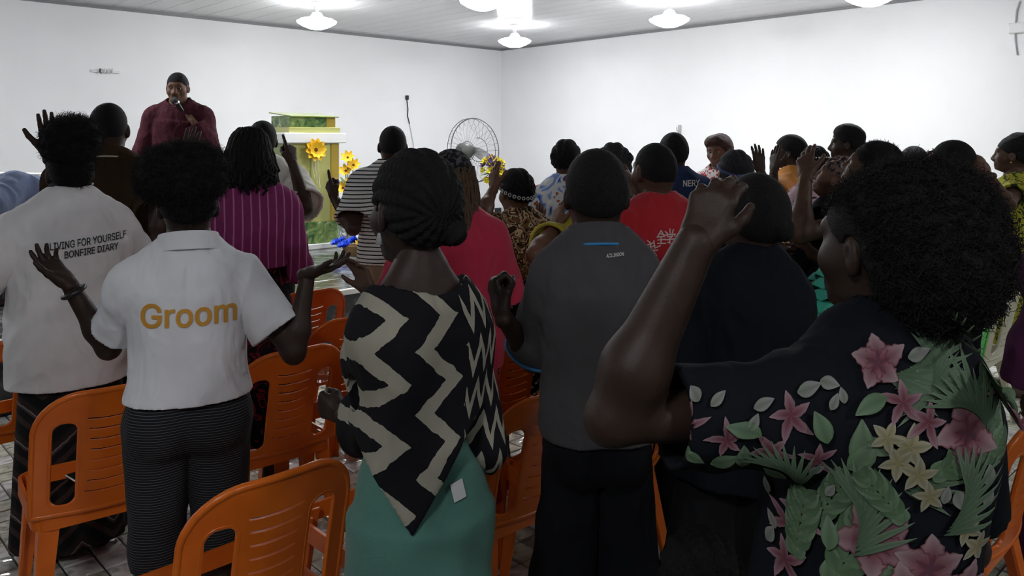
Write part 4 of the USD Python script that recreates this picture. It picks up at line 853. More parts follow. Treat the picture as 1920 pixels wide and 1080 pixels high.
# ================================================================ woman in the black and cream zigzag top
p = Person('person in a black and cream zigzag top with cut-out shoulder and teal skirt', 776, 288, 1.72, 36, 'f', head=(2, 2, 0), tone='deep', girth=.84, sw=.104, drop=.034, nk=.76, hs=1.06, **NEAR,
           L=dict(e=('px', 716, 800, 1), w=('px', 640, 775, 1), F=(-.75, .6, .1), pose='fist', len=1.0), R=dict(e=(.20, .0, -1), w=(-.12, 1, .15), pose='relax'))
def zig_mat():
    nd, lk = sep(); C = lambda k, *a: nd.__setitem__(k, M(*a))
    C('t1', 'multiply', None, 8.0); C('p1', 'pingpong', None, .5); C('a1', 'multiply_add', None, 9.0); C('m1', 'multiply', None, 1.15)
    C('t2', 'multiply', None, 25.0); C('p2', 'pingpong', None, .5); C('m2', 'multiply', None, 1.3); C('a2', 'multiply_add', None, 11.0)
    C('sel', 'greater_than', None, .045); nd['mx'] = ('mix_float', {}); nd['nz'] = ('noise_texture', dict(scale=45, detail=2)); C('w', 'multiply_add', None, .14); C('f', 'fraction')
    lk += [('s.z', 't1.value1'), ('t1.value', 'p1.value1'), ('p1.value', 'm1.value1'), ('s.x', 'a1.value1'), ('m1.value', 'a1.value3'), ('s.x', 't2.value1'), ('t2.value', 'p2.value1'), ('p2.value', 'm2.value1'), ('s.z', 'a2.value1'), ('m2.value', 'a2.value3'),
           ('s.x', 'sel.value1'), ('sel.value', 'mx.fac'), ('a1.value', 'mx.a'), ('a2.value', 'mx.b'), ('tc.object', 'nz.vector'), ('nz.fac', 'w.value1'), ('mx.result', 'w.value3'), ('w.value', 'f.value1')]
    return banded('cream_zigzag', dict(nodes=nd, links=lk, out='f.value'), [(0, (.30, .285, .23)), (.36, BK)])
S, E = p.arm[-1]['S'], p.arm[-1]['E']
vd = unit((p.w2l(CAM)) * V(1, 1, 0)); vx, vy = -vd[1], vd[0]; tipp = p.w2l(at(772, 985, 1.60))
slit = S + (E - S) * .42 + unit(unit(viewdir(p)) * .8 + unit(S * V(1, 1, 0)) * .6) * .042
p.body().top(zig_mat(), hem=.80, ease=.014, sl=('long', .32, .022), sr=('long', .3, .02), loft=(.124, .098, .150, .128), neck=(.112, .10, .076), nz=1.440, ny=.0, amp=.007, wscale=7, name='zigzag_top',
             cutx=[ell(slit, V(.042, .042, .080), None)], cutp=[(V(1.5 * vx, 1.5 * vy, -1), tipp), (V(-1.5 * vx, -1.5 * vy, -1), tipp)])
p.skirt(plain('teal_cloth', (.075, .185, .150), .85, .2, 0, .10, 4, .2, 260, .1), hem=.22, waist=1.05, w=(.150, .135, .205, .185), amp=.011, folds=6)
sf, u = surf_to_camera_side(p, p.skirt_mesh); a = uz(p, u, 858, 908, 1.66)
p.print_flat(sf, moved(flat(sbox(-.013, -.017, .013, .017)), (a[0], a[1], 0), rz(.25)), plain('care_tag', (.55, .55, .55), .7),   .006, 'care_tag', parent=p.skirtp, lab='small white care tag')
p.hair('cornrow', ridges=11, buns=[(.035, -.085, -.045, .034)], low=.03); earring(p, -1, plain('earring_grey', (.25, .25, .26), .35), drop=.024)
p.shoes(SANDAL)

# ================================================================ man in the grey polo
p = Person('person in a grey polo shirt with a blue collar line and dark trousers', 1117, 284, 2.10, 4, 'm', head=(0, 2, 0), tone='deep', girth=.74, sw=.116, drop=.01, **NEAR,
           L=dict(e=('px', 1000, 674, 1), w=('px', 940, 588, -1), F=(-.25, .3, .9), N=(.9, .3, .1), pose='fist'), R=dict(e=(.22, .25, -1), w=(-.5, .8, .35), pose='relax'))
p.body().top(GREYPOLO, hem=.925, ease=.015, sl=('short', .86, .022), loft=(.120, .10, .128, .116), amp=.008, wscale=7, name='polo_shirt').collar(GREYPOLO, SKYB, hgt=.05)
p.trousers(DARKT, loose=.022, amp=.007, ease=.008).shoes(SHOE).hair('crop', e=.007)
a = p.arm[-1]; q = a['S'] + (a['E'] - a['S']) * .835; dd = unit(a['E'] - a['S']); u1 = unit(np.cross(dd, V(.1, 1, .2))); w1 = np.cross(dd, u1)
vv = np.asarray(p.shirt_mesh.vertices) - q; vv = vv[(np.abs(vv @ dd) < .009) & (np.linalg.norm(vv, axis=1) < .085)]; th = np.arctan2(vv @ w1, vv @ u1); rad = np.hypot(vv @ u1, vv @ w1)
tt = np.linspace(-math.pi, math.pi, 36, False); rr = np.array([max([r_ for t_, r_ in zip(th, rad) if abs((t_ - t + math.pi) % (2 * math.pi) - math.pi) < .2] + [.045]) for t in tt]); rr = (rr + np.roll(rr, 1) + np.roll(rr, -1)) / 3 + .002
part(p.shirt, 'sleeve_trim', tube([q + r_ * (math.cos(t) * u1 + math.sin(t) * w1) for t, r_ in zip(tt, rr)], .0045, 6, True), SKYB, True, 'blue sleeve trim')
sf, u = surf_to_camera_side(p, p.shirt_mesh); text_on(p, sf, u, 'ACLURGON', 1137, 1170, 484, 1.98, PALETX, .0085, -.10, True, 'small pale printed word')

# ================================================================ woman with the big afro
p = Person('person with a large round afro in a black floral shirt at the right', 1658, 332, 1.27, 20, 'f', head=(8, 0, -7), lean=(0, 6.5), tone='deep', girth=1.0, drop=.035, h=.007, hf=.004, hh=.0034,
           L=dict(e=('px', 1146, 785, -1), w=('px', 1322, 420, -1), F=(.42, .25, .88), N=(.4, .85, -.2), pose='relax', len=1.2, fat=1.08, ff=1.25), R=dict(e=(.35, .15, -1), w=(-.3, .9, .1), pose='relax'))
p.body().top(BLACKC, hem=.70, ease=.024, sl=('short', .72, .004), loft=(.162, .135, .168, .150), neck=(.085, .082, .05), amp=.006, wscale=7, h=.007, name='floral_shirt').collar(BLACKC, None, 1.412, .085, .072, .034)
p.trousers(DARKT).shoes(SHOE)
p.hair('afro', c=[((.008, -.088, .020), (.099, .097, .114)), ((.008, -.092, -.030), (.092, .088, .088)), ((.0, -.045, .066), (.092, .092, .068))], fuzz=14000, amp=.009, flen=.013, fmin=.105, fc=(-.045, .115, -.03), fr=(.128, .125, .165))
def decal(p, sf, u, D, items):
    """Printed leaves and flowers: flat shapes with their own colours, laid on the cloth."""
    r0 = np.random.default_rng(5); groups = {'printed_leaf': [], 'printed_flower': []}; lay = [0]
    def put(kind, v, f, c):
        groups[kind].append((np.c_[v, np.full(len(v), lay[0])], f, c))
    def xy(px, py): return V(*uz(p, u, px, py, D))
    def blade(c, ang, L, w, c0, c1, bend=0.0, kind='printed_leaf', n=8, rim=None, vein=None, wav=0.0):
        v, cc = [], []; cols = (-1, -.72, -.09, .09, .72, 1)
        for i in range(n):
            t = i / (n - 1); ww = w * math.sin(math.pi * min(max(t ** .8 * .94 + .04, 0), 1)) * (1 + wav * math.sin(i * 2.4 + ang * 3)); a = ang + bend * t; q = c + V(math.cos(a), math.sin(a)) * L * t; nn = V(-math.sin(a), math.cos(a)); k = c0 + (c1 - c0) * t
            kr, kv = (k * .8 if rim is None else rim), (k * .65 + V(.015, .02, .015) if vein is None else vein + (k - vein) * t)
            for u_ in cols: v.append(q + nn * ww * u_)
            cc += [kr, k, kv, kv, k * 1.08, kr]
        f = [[6 * i + j, 6 * i + j + 1, 6 * i + j + 7] for i in range(n - 1) for j in range(5)] + [[6 * i + j, 6 * i + j + 7, 6 * i + j + 6] for i in range(n - 1) for j in range(5)]
        put(kind, np.array(v), np.array(f), np.array(cc)); lay[0] += .00003
    G0, G1, G2 = V(.045, .085, .045), V(.08, .14, .07), V(.13, .19, .125); PK, PD, PW = V(.16, .11, .12), V(.10, .024, .036), V(.26, .195, .205)
    for it in items:
        k, px, py, size, ang = it[:5]; c = xy(px, py); a0 = ang * D2R; sz = size / FPX * D
        if k == 'palm':
            for i in range(11): a = a0 + (i - 5) * .17; blade(c + V(math.cos(a0), math.sin(a0)) * sz * .06 * i, a, sz * (1 - .03 * abs(i - 5)), sz * .050, G0, G2, .1 * (i - 5) / 5)
        elif k == 'leaf': blade(c, a0, sz, sz * .26, G1, G2, it[5] if len(it) > 5 else .2)
        elif k == 'banana':
            for i in range(8):
                t = i / 8; q = c + V(math.cos(a0), math.sin(a0)) * sz * t
                for sg in (-1, 1): blade(q, a0 + sg * .85, sz * .42 * math.sin(math.pi * (t * .75 + .18)), sz * .085, G1, G0 if i % 2 else G2, -.25 * sg)
        elif k == 'hib':
            for i in range(5): blade(c, a0 + i * 2 * math.pi / 5 + r0.normal(0, .08), sz * r0.uniform(.9, 1.12), sz * .37, PD * 1.3, PW, .22, 'printed_flower', 12, PD, PD, .13)
            for i in range(5): blade(c, a0 + i * 2 * math.pi / 5, sz * .45, sz * .07, V(.10, .03, .06), PD, 0, 'printed_flower')
        elif k == 'star':
            for i in range(5): blade(c, a0 + i * 2 * math.pi / 5 + r0.normal(0, .12), sz * r0.uniform(.75, 1.15), sz * .19, PD, PW * V(1, .85, .95), .2, 'printed_flower', 9, PK * .8, PD, .08)
        elif k == 'cream':
            for i in range(5): blade(c, a0 + i * 2 * math.pi / 5, sz, sz * .27, V(.22, .19, .09), V(.27, .26, .20), .1, 'printed_flower')
        elif k == 'bud':
            blade(c, a0, sz, sz * .30, V(.15, .17, .14), V(.22, .21, .21), .1, 'printed_leaf')
    for name, l in groups.items():
        o, vs, fs, cs = 0, [], [], []
        for v, f, c in l: vs.append(v); fs.append(f + o); cs.append(c); o += len(v)
        v = np.vstack(vs); f = np.vstack(fs); c = np.vstack(cs); base = sf(v[:, :2], .0030); d = unit(viewdir(p)); pos = base + d * v[:, 2:3]
        part(p.shirt, name, trimesh.Trimesh(pos, f, process=False), TINT, True, color=c, kind='stuff')
sf, u = surf_to_camera_side(p, p.shirt_mesh)
decal(p, sf, u, 1.17, [('star', 1305, 760, 38, 70), ('star', 1380, 790, 36, 20), ('star', 1490, 752, 46, 100), ('star', 1455, 815, 42, 40), ('star', 1535, 835, 36, 10), ('leaf', 1345, 840, 55, 10), ('leaf', 1400, 850, 50, 70), ('leaf', 1470, 900, 55, 110), ('leaf', 1620, 790, 62, -35),
    ('leaf', 1610, 850, 90, 75), ('leaf', 1590, 850, 70, 40), ('palm', 1690, 880, 110, 20), ('palm', 1830, 740, 110, 160), ('palm', 1660, 690, 130, 15), ('palm', 1740, 720, 80, 75), ('banana', 1560, 1060, 190, 62), ('banana', 1640, 1020, 150, -40), ('banana', 1860, 690, 130, -95), ('banana', 1740, 850, 140, 12), ('banana', 1530, 960, 120, 60),
    ('hib', 1640, 975, 70, 30), ('hib', 1735, 1020, 62, 70), ('hib', 1810, 790, 58, 100), ('hib', 1690, 1075, 70, 10), ('hib', 1645, 668, 48, 20), ('hib', 1790, 1075, 55, 50), ('cream', 1700, 800, 38, 0), ('cream', 1680, 830, 34, 40), ('cream', 1715, 850, 34, 80), ('cream', 1735, 890, 30, 20), ('cream', 1805, 960, 32, 30), ('cream', 1825, 1000, 30, 60), ('cream', 1660, 785, 30, 60),
    ('star', 1690, 730, 44, 15), ('star', 1735, 765, 40, 60), ('star', 1500, 950, 48, 95), ('star', 1475, 985, 42, 60), ('star', 1470, 1050, 46, 20), ('bud', 1425, 920, 30, 80), ('bud', 1430, 960, 28, 100), ('bud', 1500, 715, 40, 10), ('bud', 1540, 700, 34, -20), ('bud', 1560, 745, 28, 60), ('bud', 1585, 735, 26, 100), ('bud', 1760, 905, 32, 70), ('bud', 1785, 885, 40, -80), ('bud', 1800, 915, 38, -60), ('bud', 1840, 930, 34, 60),
    ('bud', 1845, 890, 40, 80), ('bud', 1430, 1040, 34, 60), ('bud', 1450, 1010, 30, 120), ('bud', 1550, 905, 28, 50), ('bud', 1520, 860, 30, 20), ('bud', 1425, 735, 34, 15), ('bud', 1350, 730, 30, 40), ('leaf', 1555, 1000, 60, 80), ('star', 1880, 740, 30, 30), ('bud', 1700, 660, 40, 10), ('palm', 1600, 1000, 130, 75), ('palm', 1760, 960, 120, 50), ('palm', 1850, 800, 100, 120), ('palm', 1500, 900, 90, 110), ('banana', 1490, 1030, 130, 80), ('banana', 1690, 930, 110, 130), ('leaf', 1440, 780, 60, 150), ('leaf', 1555, 800, 60, 100), ('leaf', 1660, 720, 60, 200), ('leaf', 1310, 800, 40, -60), ('bud', 1420, 770, 30, 60), ('bud', 1330, 720, 28, 120)])

# ================================================================ woman in black behind the raised hand
p = Person('person in a plain black shirt and black shorts with bare legs, smooth dark hair', 1414, 330, 2.2, 14, 'f', head=(4, 4, -6), lean=(0, 9), tone='deep', girth=.80, sw=.128, **NEAR,
           L=dict(e=(-.38, .2, -.9), w=(-.1, .9, .55), pose='open'), R=dict(e=(.02, .3, -.9), w=(-.3, .9, .5), pose='relax'))
p.body().top(BLACKC, hem=.80, ease=.020, sl=('short', .95, .035), loft=(.130, .115, .150, .135), amp=.007, name='black_shirt').trousers(cloth('black_shorts', (.009, .009, .010)), hem=.47, loose=.04, name='shorts').shoes(SANDAL)
p.hair('cornrow', ridges=0, low=.04, buns=[(.03, -.09, -.035, .036)])
p = Person('small child with cornrowed dark hair at the bottom of the picture', 1312, 1003, 1.50, 10, 'f', z=None, tone='deep', h=.008, hf=.0045, hh=.004, hs=1.12).body()
p.top(BLACKC, hem=.7, ease=.018, loft=(.16, .13, .19, .16), name='dress').skirt(BLACKC, hem=.5).hair('cornrow', ridges=12, buns=[(.0, -.095, .03, .022)]).shoes(SANDAL)
# ================================================================ second rank, left to right
p = Person('person in light blue long sleeves stretching an arm out at the left edge', -110, 262, 3.6, 20, 'm', tone='dark', **MID, R=dict(e=('px', 25, 352, 1), w=('px', 122, 384, 1), F=(.9, .2, -.2), pose='relax', len=1.1))
p.body().top(cloth('light_blue_shirt', (.30, .38, .62)), ease=.02, sl=('long', .98, .02), amp=.006).trousers(cloth('crimson_trousers', (.25, .01, .03))).hair('crop').shoes(SHOE)
p = Person('person in a brown polo shirt with a thin white collar line, left hand raised', 204, 194, 3.7, 18, 'm', tone='dark', girth=1.05, **MID, L=dict(e=('px', 118, 392, 1), w=('px', 90, 270, -1), F=(-.06, .05, 1), N=(.15, -1, 0), pose='spread', hs=1.18), R=dict(e=('px', 300, 425, -1), w=('px', 352, 300, -1), F=(.28, .1, .95), N=(-.3, .9, 0), pose='open', len=1.05))
p.body().top(cloth('brown_polo', (.050, .030, .018)), ease=.02, hem=.82, sl=('short', .75, .03), amp=.005).collar(cloth('brown_polo', ()), plain('ivory_trim', (.6, .55, .42), .7)).trousers(DARKT).hair('crop', e=.002).shoes(SHOE); p.bracelet(1, GOLDM, .006, .3, 'watch')
p = Person('person with shoulder-length twisted hair in a magenta shirt with pale pinstripes', 468, 240, 3.6, 24, 'f', head=(0, 3, 2), tone='brown', **MID, L=dict(e=(-.25, .3, -1), w=(.1, 1, .2)), R=dict(e=(.24, .05, -1), w=(-.35, 1, -.05)))
PINK = stripes('magenta_pinstripe', 'x', 28, [(0, (.42, .16, .32)), (.16, (.20, .028, .115))], .25, bump=0); p.body().top(PINK, hem=1.07, ease=.015, sl=('long', .95, .006), loft=(.150, .115, .155, .125), amp=.009, wscale=8).collar(PINK, None, 1.43, .088, .078, .03)
p.skirt(blotch('dark_red_pattern', 14, [(0, BK), (.52, (.20, .015, .03)), (.60, BK)]), hem=.3, waist=1.12).shoes(SHOE).hair('crop').braids(70, .16, .0085, name='twist', wob=.045)
part(p.root, 'bead', moved(trimesh.creation.icosphere(2, .006), p.hp((.03, -.085, -.14))), PEARL, True)
p = Person('person in a cream T-shirt pointing upward, behind the twisted hair', 492, 228, 4.85, 20, 'm', tone='dark', **MID, R=dict(e=('px', 574, 392, -1), w=('px', 540, 276, -1), F=(-.16, .1, 1), N=(-.8, .5, .1), pose='point', len=1.1), L=dict(e=(-.75, .1, -.7), w=(0, 1, .3)))
p.body().top(cloth('cream_tee', (.66, .64, .58)), ease=.025, sl=('short', .92, .05), amp=.006).trousers(DARKT).hair('crop').shoes(SHOE)
p = Person('person in a white striped T-shirt and khaki trousers pointing with the left hand', 736, 237, 4.75, 14, 'm', tone='dark', **MID, L=dict(e=('px', 662, 428, -1), w=('px', 626, 370, 1), F=(-.38, .25, .85), N=(.75, .6, 0), pose='point'), R=dict(e=(.2, .1, -1), w=(0, .8, -.6)))
p.body().top(stripes('black_white_stripe', 'z', 46, [(0, (.62, .62, .60)), (.68, (.03, .03, .035))], .2), hem=.90, ease=.03, sl=('short', .85, .045), amp=.005).trousers(cloth('khaki', (.22, .17, .115))).hair('crop', e=.003).shoes(SHOE)
p = Person('person with long honey-brown braids in a crimson top, palm held up', 846, 284, 3.05, 12, 'f', tone='brown', **MID, L=dict(e=('px', 752, 600, 1), w=('px', 693, 545, -1), F=(-.42, .1, .85), N=(-.6, -.3, .7), pose='cup'), R=dict(e=(.2, .2, -1), w=(-.3, .8, .4)))
p.body().top(cloth('crimson_top', (.42, .025, .06)), ease=.03, sl=('short', .9, .05), amp=.006).skirt(cloth('crimson_top', ()), hem=.3).shoes(SANDAL).bracelet(-1, PEARL, .0065, .12, beads=14)
p.hair('crop', e=.010, mt=spots_('dark_plaid', 60, [(0, (.012, .012, .014)), (.6, (.09, .09, .10))])); p.braids(48, .56, .0052, plain('honey_braid', (.085, .050, .026), .7, .3, 0, .35, 60, .6, 220), name='braid', wob=.05, fr=(-100, 120), elm=.25)
p = Person('person in a brown and cream swirl-print top with a white chain headband', 966, 319, 4.0, 22, 'f', head=(6, 6, 0), tone='warm', girth=1.18, **MID, L=dict(e=('px', 905, 400, -1), w=('px', 926, 352, 1), F=(.0, .1, 1), N=(.6, .6, 0), pose='cup'), R=dict(e=(.3, .4, -.6), w=('px', 985, 345, -1), F=(.15, .1, 1), N=(-.5, .8, 0), pose='spread'))
SWIRL = blotch('swirl_print', 11, [(0, (.05, .025, .018)), (.36, (.55, .42, .26)), (.43, (.16, .07, .03)), (.50, (.03, .018, .014)), (.545, (.60, .50, .34)), (.60, (.22, .11, .04)), (.68, (.06, .03, .02))], 2.6, 1.2)
p.body().top(SWIRL, hem=1.10, ease=.022, sl=('short', .35, .03), amp=.006, neck=(.085, .085, .05)).skirt(spots_('speckle_skirt', 46, [(0, (.62, .62, .64)), (.30, (.010, .010, .014))]), hem=.35, waist=1.16).shoes(SANDAL).hair('cornrow', ridges=8, buns=[(.045, -.075, .02, .03)])
hb = [p.hp((math.sin(t) * .088, math.cos(t) * .104 - .014, .012 + .05 * math.cos(t))) for t in np.linspace(-math.pi, math.pi, 26, False)]
part(p.root, 'headband', tube(hb, .0085, 8, True), plain('headband_black', (.01, .01, .012), .6), True)
for i in range(0, 26): part(p.root, 'chain_link', tube([hb[i] + (hb[i] - p.hp((0, -.014, .01))) * .09 + .007 * (math.cos(t) * UP + math.sin(t) * unit(np.cross(UP, hb[i] - p.hp((0, 0, 0))))) for t in np.linspace(0, 2 * math.pi, 10, False)], .0022, 5, True), plain('chain_white', (.65, .65, .65), .4), True)
p = Person('person in a mustard short-sleeved dress with a bare elbow pushed out left', 1108, 300, 3.4, 12, 'f', tone='warm', girth=1.1, **MID, L=dict(e=('px', 1003, 478, -1), w=('px', 1042, 425, 1), F=(.2, .2, .9), N=(.8, .5, 0), pose='cup', len=1.08), R=dict(e=(.4, .3, -.8), w=(-.5, .8, .4)))
MUST = cloth('mustard', (.36, .30, .03)); p.body().top(MUST, ease=.022, sl=('short', .45, .035), amp=.005).skirt(MUST, hem=.3).shoes(SANDAL).hair('crop', e=.012)
p = Person('person in a red T-shirt with white symbols on the back and close-shaved hair', 1226, 269, 3.2, 20, 'm', head=(2, 2, 0), tone='brown', **MID, L=dict(e=(-.3, .4, -.9), w=(.2, .9, .4)), R=dict(e=(.3, .4, -.9), w=(-.2, .9, .4)))
RED = cloth('red_tee', (.38, .016, .024)); p.body().top(RED, ease=.024, sl=('short', .8, .035), neck=(.078, .08, .05), nz=1.475, amp=.006).trousers(DARKT).hair('crop', e=.0018).shoes(SHOE)
part(p.shirt, 'neck_trim', tube([p.tp((math.sin(t) * .080, math.cos(t) * .080 + .008, 1.446 - .014 * math.cos(t))) for t in np.linspace(0, 2 * math.pi, 36, False)], .0042, 6, True), plain('white_trim', (.6, .55, .55), .7), True)
sf, u = surf_to_camera_side(p, p.shirt_mesh)
def glyph(c, w, strokes, hw):
    for s_ in strokes: pass
    g = shapely.union_all([LineString([(c[0] + a * w, c[1] + b * w) for a, b in s_]).buffer(hw, 3) for s_ in strokes]); return flat(g)
sx = 1 if uz(p, u, 1300, 440, 3.2)[0] > uz(p, u, 1200, 440, 3.2)[0] else -1
GL = [[[(-.4, .5), (-.1, .2)], [(-.5, .1), (.1, .35)], [(-.3, -.05), (.2, .1)], [(-.2, .4), (-.1, -.3), (-.5, -.7)], [(.1, .5), (.15, -.1)], [(.15, -.1), (.6, .1)], [(.0, -.2), (.3, -.7)], [(-.4, -.3), (.4, -.25)]],
      [[(0, .6), (-.3, .1)], [(0, .6), (.25, .15)], [(-.35, .05), (.3, .1)], [(-.1, .3), (.1, .3)], [(0, .1), (0, -.5)], [(-.3, -.2), (.35, -.15)], [(-.3, -.5), (.4, -.5)]],
      [[(-.4, .4), (-.2, .2)], [(0, .6), (0, .25)], [(.3, .55), (.2, .25)], [(-.45, .1), (.45, .15), (.4, 0)], [(-.25, -.05), (.25, 0), (-.05, -.2)], [(-.05, -.2), (0, -.6), (-.2, -.5)], [(-.4, -.3), (.4, -.25)]]]
for (px, py, w), st in zip(((1224, 452, .040), (1239, 436, .036), (1255, 434, .036)), GL):
    c = uz(p, u, px, py, 3.2); w *= 1.2; p.print_flat(sf, glyph(c, w, [[(a * sx, b) for a, b in s_] for s_ in st], .0022), plain('white_symbol', (.55, .45, .43), .7), name='printed_symbol', maxe=.02)
# ================================================================ third rank and beyond
p = Person('person in a white top with blue and rust flowers, cornrows gathered at the back', 1063, 264, 4.75, -14, 'f', head=(-8, 4, 0), tone='brown', **FAR, L=dict(e=(-.3, .3, -.9), w=(.2, .9, .4)), R=dict(e=(.3, .4, -.8), w=(-.3, .9, .5)))
FLW = blotch('blue_rust_flowers', 8, [(0, (.03, .09, .45)), (.36, (.20, .32, .62)), (.42, (.64, .66, .68)), (.57, (.64, .65, .66)), (.60, (.36, .10, .04)), (.67, (.05, .06, .20))], 1.6, 1.0)
p.body().top(FLW, ease=.024, sl=('short', .8, .04)).skirt(FLW, hem=.3).shoes(SANDAL).hair('cornrow', ridges=7, buns=[(-.05, -.09, .02, .025)]); earring(p, 1, GOLDM)
p = Person('person in a black cap with a grey and black streaked sleeve raised', 1150, 271, 3.85, 0, 'f', tone='brown', **FAR, R=dict(e=('px', 1208, 402, -1), w=('px', 1182, 340, 1), F=(-.4, .2, .9), pose='relax', len=1.05), L=dict(e=(-.3, .5, -.8), w=(.3, .9, .4)))
GST = stripes('grey_streak', 'x', 30, [(0, (.16, .165, .17)), (.35, (.02, .022, .024)), (.8, (.06, .06, .065))], 1.2); p.body().top(GST, ease=.026, sl=('short', 1.0, .04)).skirt(BLACKC, hem=.3).shoes(SANDAL).hair('bun', buns=[(.06, -.06, .05, .03)], mt=plain('cap_black', (.006, .006, .008), .8))
p = Person('person in a navy shirt with white letters across the back', 1262, 250, 4.75, 12, 'm', tone='dark', **FAR, L=dict(e=(-.2, .3, -1), w=(0, 1, .3)), R=dict(e=(.25, .2, -1), w=(0, 1, 0)))
p.body().top(cloth('navy', (.018, .030, .085)), ease=.026, sl=('short', .85, .04)).collar(cloth('navy', ())).trousers(DARKT).hair('crop').shoes(SHOE); sf, u = surf_to_camera_side(p, p.shirt_mesh); text_on(p, sf, u, 'NERY', 1281, 1313, 350, 4.6, PALETX, .034, -.03)
p = Person('person in a white top with a red pattern facing the camera, eyes lowered', 1345, 255, 6.0, 140, 'f', head=(0, 8, 3), tone='warm', h=.011, hf=.0045, hh=.005, L=dict(e=(-.2, .3, -1), w=(.5, .9, .2)), R=dict(e=(.2, .3, -1), w=(-.5, .9, .2)))
p.body().top(blotch('white_red_lace', 26, [(0, (.40, .03, .05)), (.47, (.70, .68, .66))], 1.5), ease=.022, sl=('short', .9, .04), neck=(.085, .085, .05)).skirt(cloth('crimson_skirt', (.3, .02, .05)), hem=.25).shoes(SANDAL); p.brows()
AUB = plain('auburn_hair', (.045, .016, .012), .6, .3, 0, .3, 40, .5, 200); p.hair('afro', c=[((0, -.03, .045), (.090, .105, .085)), ((-.06, -.03, -.03), (.035, .06, .075)), ((.06, -.03, -.03), (.035, .06, .075)), ((.01, .045, .078), (.072, .055, .042))], amp=.005, mt=AUB)
p = Person('person in a dark headscarf and red and white chevron dress, one hand raised', 1378, 284, 4.1, 6, 'f', tone='dark', **MID, R=dict(e=('px', 1452, 392, 1), w=('px', 1426, 318, 1), F=(-.1, .1, 1), N=(0, 1, 0), pose='spread', len=1.05), L=dict(e=(-.3, .3, -1), w=(0, 1, .2)))
CHV = chevrons('red_white_chevron', 6, 3.4, .8, [(0, (.62, .60, .58)), (.30, (.42, .03, .02)), (.55, (.60, .58, .55)), (.75, (.05, .05, .06))]); p.body().top(BLACKC, hem=1.12, ease=.022, sl=('short', .9, .04)).skirt(CHV, hem=.25, waist=1.14).shoes(SANDAL)
p.hair('bun', buns=[(0, -.08, .03, .05)], mt=plain('scarf_black', (.008, .008, .012), .85)); part(p.root, 'scarf_band', tube([p.hp((math.sin(t) * .087, math.cos(t) * .104 - .014, .022 + .034 * math.cos(t))) for t in np.linspace(-math.pi, math.pi, 26, False)], .009, 8, True), plain('band_blue', (.03, .05, .16), .7), True)
p = Person('person in a mustard-orange shirt seen in profile, hand before the face', 1484, 256, 5.6, 66, 'm', head=(0, -6, 0), tone='dark', **FAR, L=dict(e=('px', 1448, 372, -1), w=('px', 1451, 318, -1), F=(.1, .1, 1), N=(.8, .4, 0), pose='open'), R=dict(e=(.2, .3, -1), w=(0, 1, .3)))
p.body().top(cloth('orange_shirt', (.62, .25, .045)), ease=.024, sl=('short', .85, .04)).trousers(DARKT).hair('crop', e=.016, mt=HAIR).shoes(SHOE); p.brows()
p = Person('person in a pink print dress with a string of pale beads around the hair', 1526, 276, 5.05, 16, 'f', tone='brown', **MID, L=dict(e=(-.35, .3, -.9), w=(.1, 1, .3)), R=dict(e=(.3, .3, -1), w=(0, 1, .2)))
PNK = blotch('pink_print', 10, [(0, (.04, .03, .05)), (.40, (.55, .36, .42)), (.58, (.62, .45, .50)), (.66, (.25, .08, .14))], 2.0, 1.0); p.body().top(PNK, ease=.024, sl=('short', .8, .04)).skirt(PNK, hem=.3).shoes(SANDAL).hair('cornrow', ridges=9)
for t in np.linspace(-2.6, 2.6, 30): part(p.root, 'bead', moved(trimesh.creation.icosphere(1, .0055), p.hp((math.sin(t) * .090, -math.cos(t) * .108 - .012, .040 + .01 * math.cos(t)))), PEARL, True)
p = Person('person looking upward behind the large afro, bent arm lifted to the brow', 1656, 272, 3.3, 44, 'm', head=(14, -22, 0), tone='brown', **MID, L=dict(e=('px', 1500, 438, -1), w=('px', 1511, 330, 1), F=(.15, .5, .8), N=(.6, .4, -.7), pose='cup', len=1.0), R=dict(e=(.2, .3, -1), w=(0, 1, .3)))
p.body().top(BLACKC, ease=.024, sl=('short', .5, .035)).trousers(DARKT).shoes(SHOE); p.hair('afro', c=[((0, -.022, .040), (.086, .104, .092))], amp=.004, fuzz=1500, flen=.005, fmin=.09); p.brows()
p = Person('person in a patterned headscarf looking upward, wearing a black top and a peach skirt', 1592, 298, 3.85, 48, 'f', head=(10, -24, 0), tone='warm', h=.010, hf=.0045, hh=.0045, L=dict(e=(-.3, .4, -.9), w=(.3, .9, .4)), R=dict(e=(.2, .3, -1), w=(0, 1, .3)))
SCARF = spots_('scarf_print', 40, [(0, (.35, .25, .18)), (.35, (.03, .025, .03)), (.6, (.16, .10, .09))]); p.body().top(BLACKC, ease=.024, sl=('long', .9, .03)).skirt(stripes('peach_check', 'z', 14, [(0, (.26, .12, .085)), (.85, (.30, .15, .11))]), hem=.25).shoes(SANDAL).hair('bun', buns=[(0, -.08, .05, .045)], mt=SCARF); p.brows()
p = Person('tall person in dark clothes with flat-topped hair, seen in left profile', 1589, 240, 5.5, 70, 'm', head=(0, -2, 0), tone='deep', **FAR, L=dict(e=(-.15, .2, -1), w=(.1, 1, -.1)), R=dict(e=(.2, .3, -1), w=(0, 1, .3)))
p.body().top(BLACKC, ease=.024, sl=('short', .8, .04)).trousers(DARKT).shoes(SHOE); p.hair('afro', c=[((0, -.028, .052), (.082, .098, .084)), ((0, .01, .085), (.07, .07, .05))], amp=.003); p.brows()
p = Person('person of whom only the dark crown of the head shows behind the large afro', 1712, 276, 6.3, 30, 'm', tone='dark', **FAR, L=dict(e=(-.15, .2, -1), w=(.1, 1, .3)), R=dict(e=(.2, .3, -1), w=(0, 1, .3))); p.body().top(cloth('olive_shirt', (.05, .055, .02)), ease=.024).trousers(DARKT).shoes(SHOE).hair('crop', e=.01)
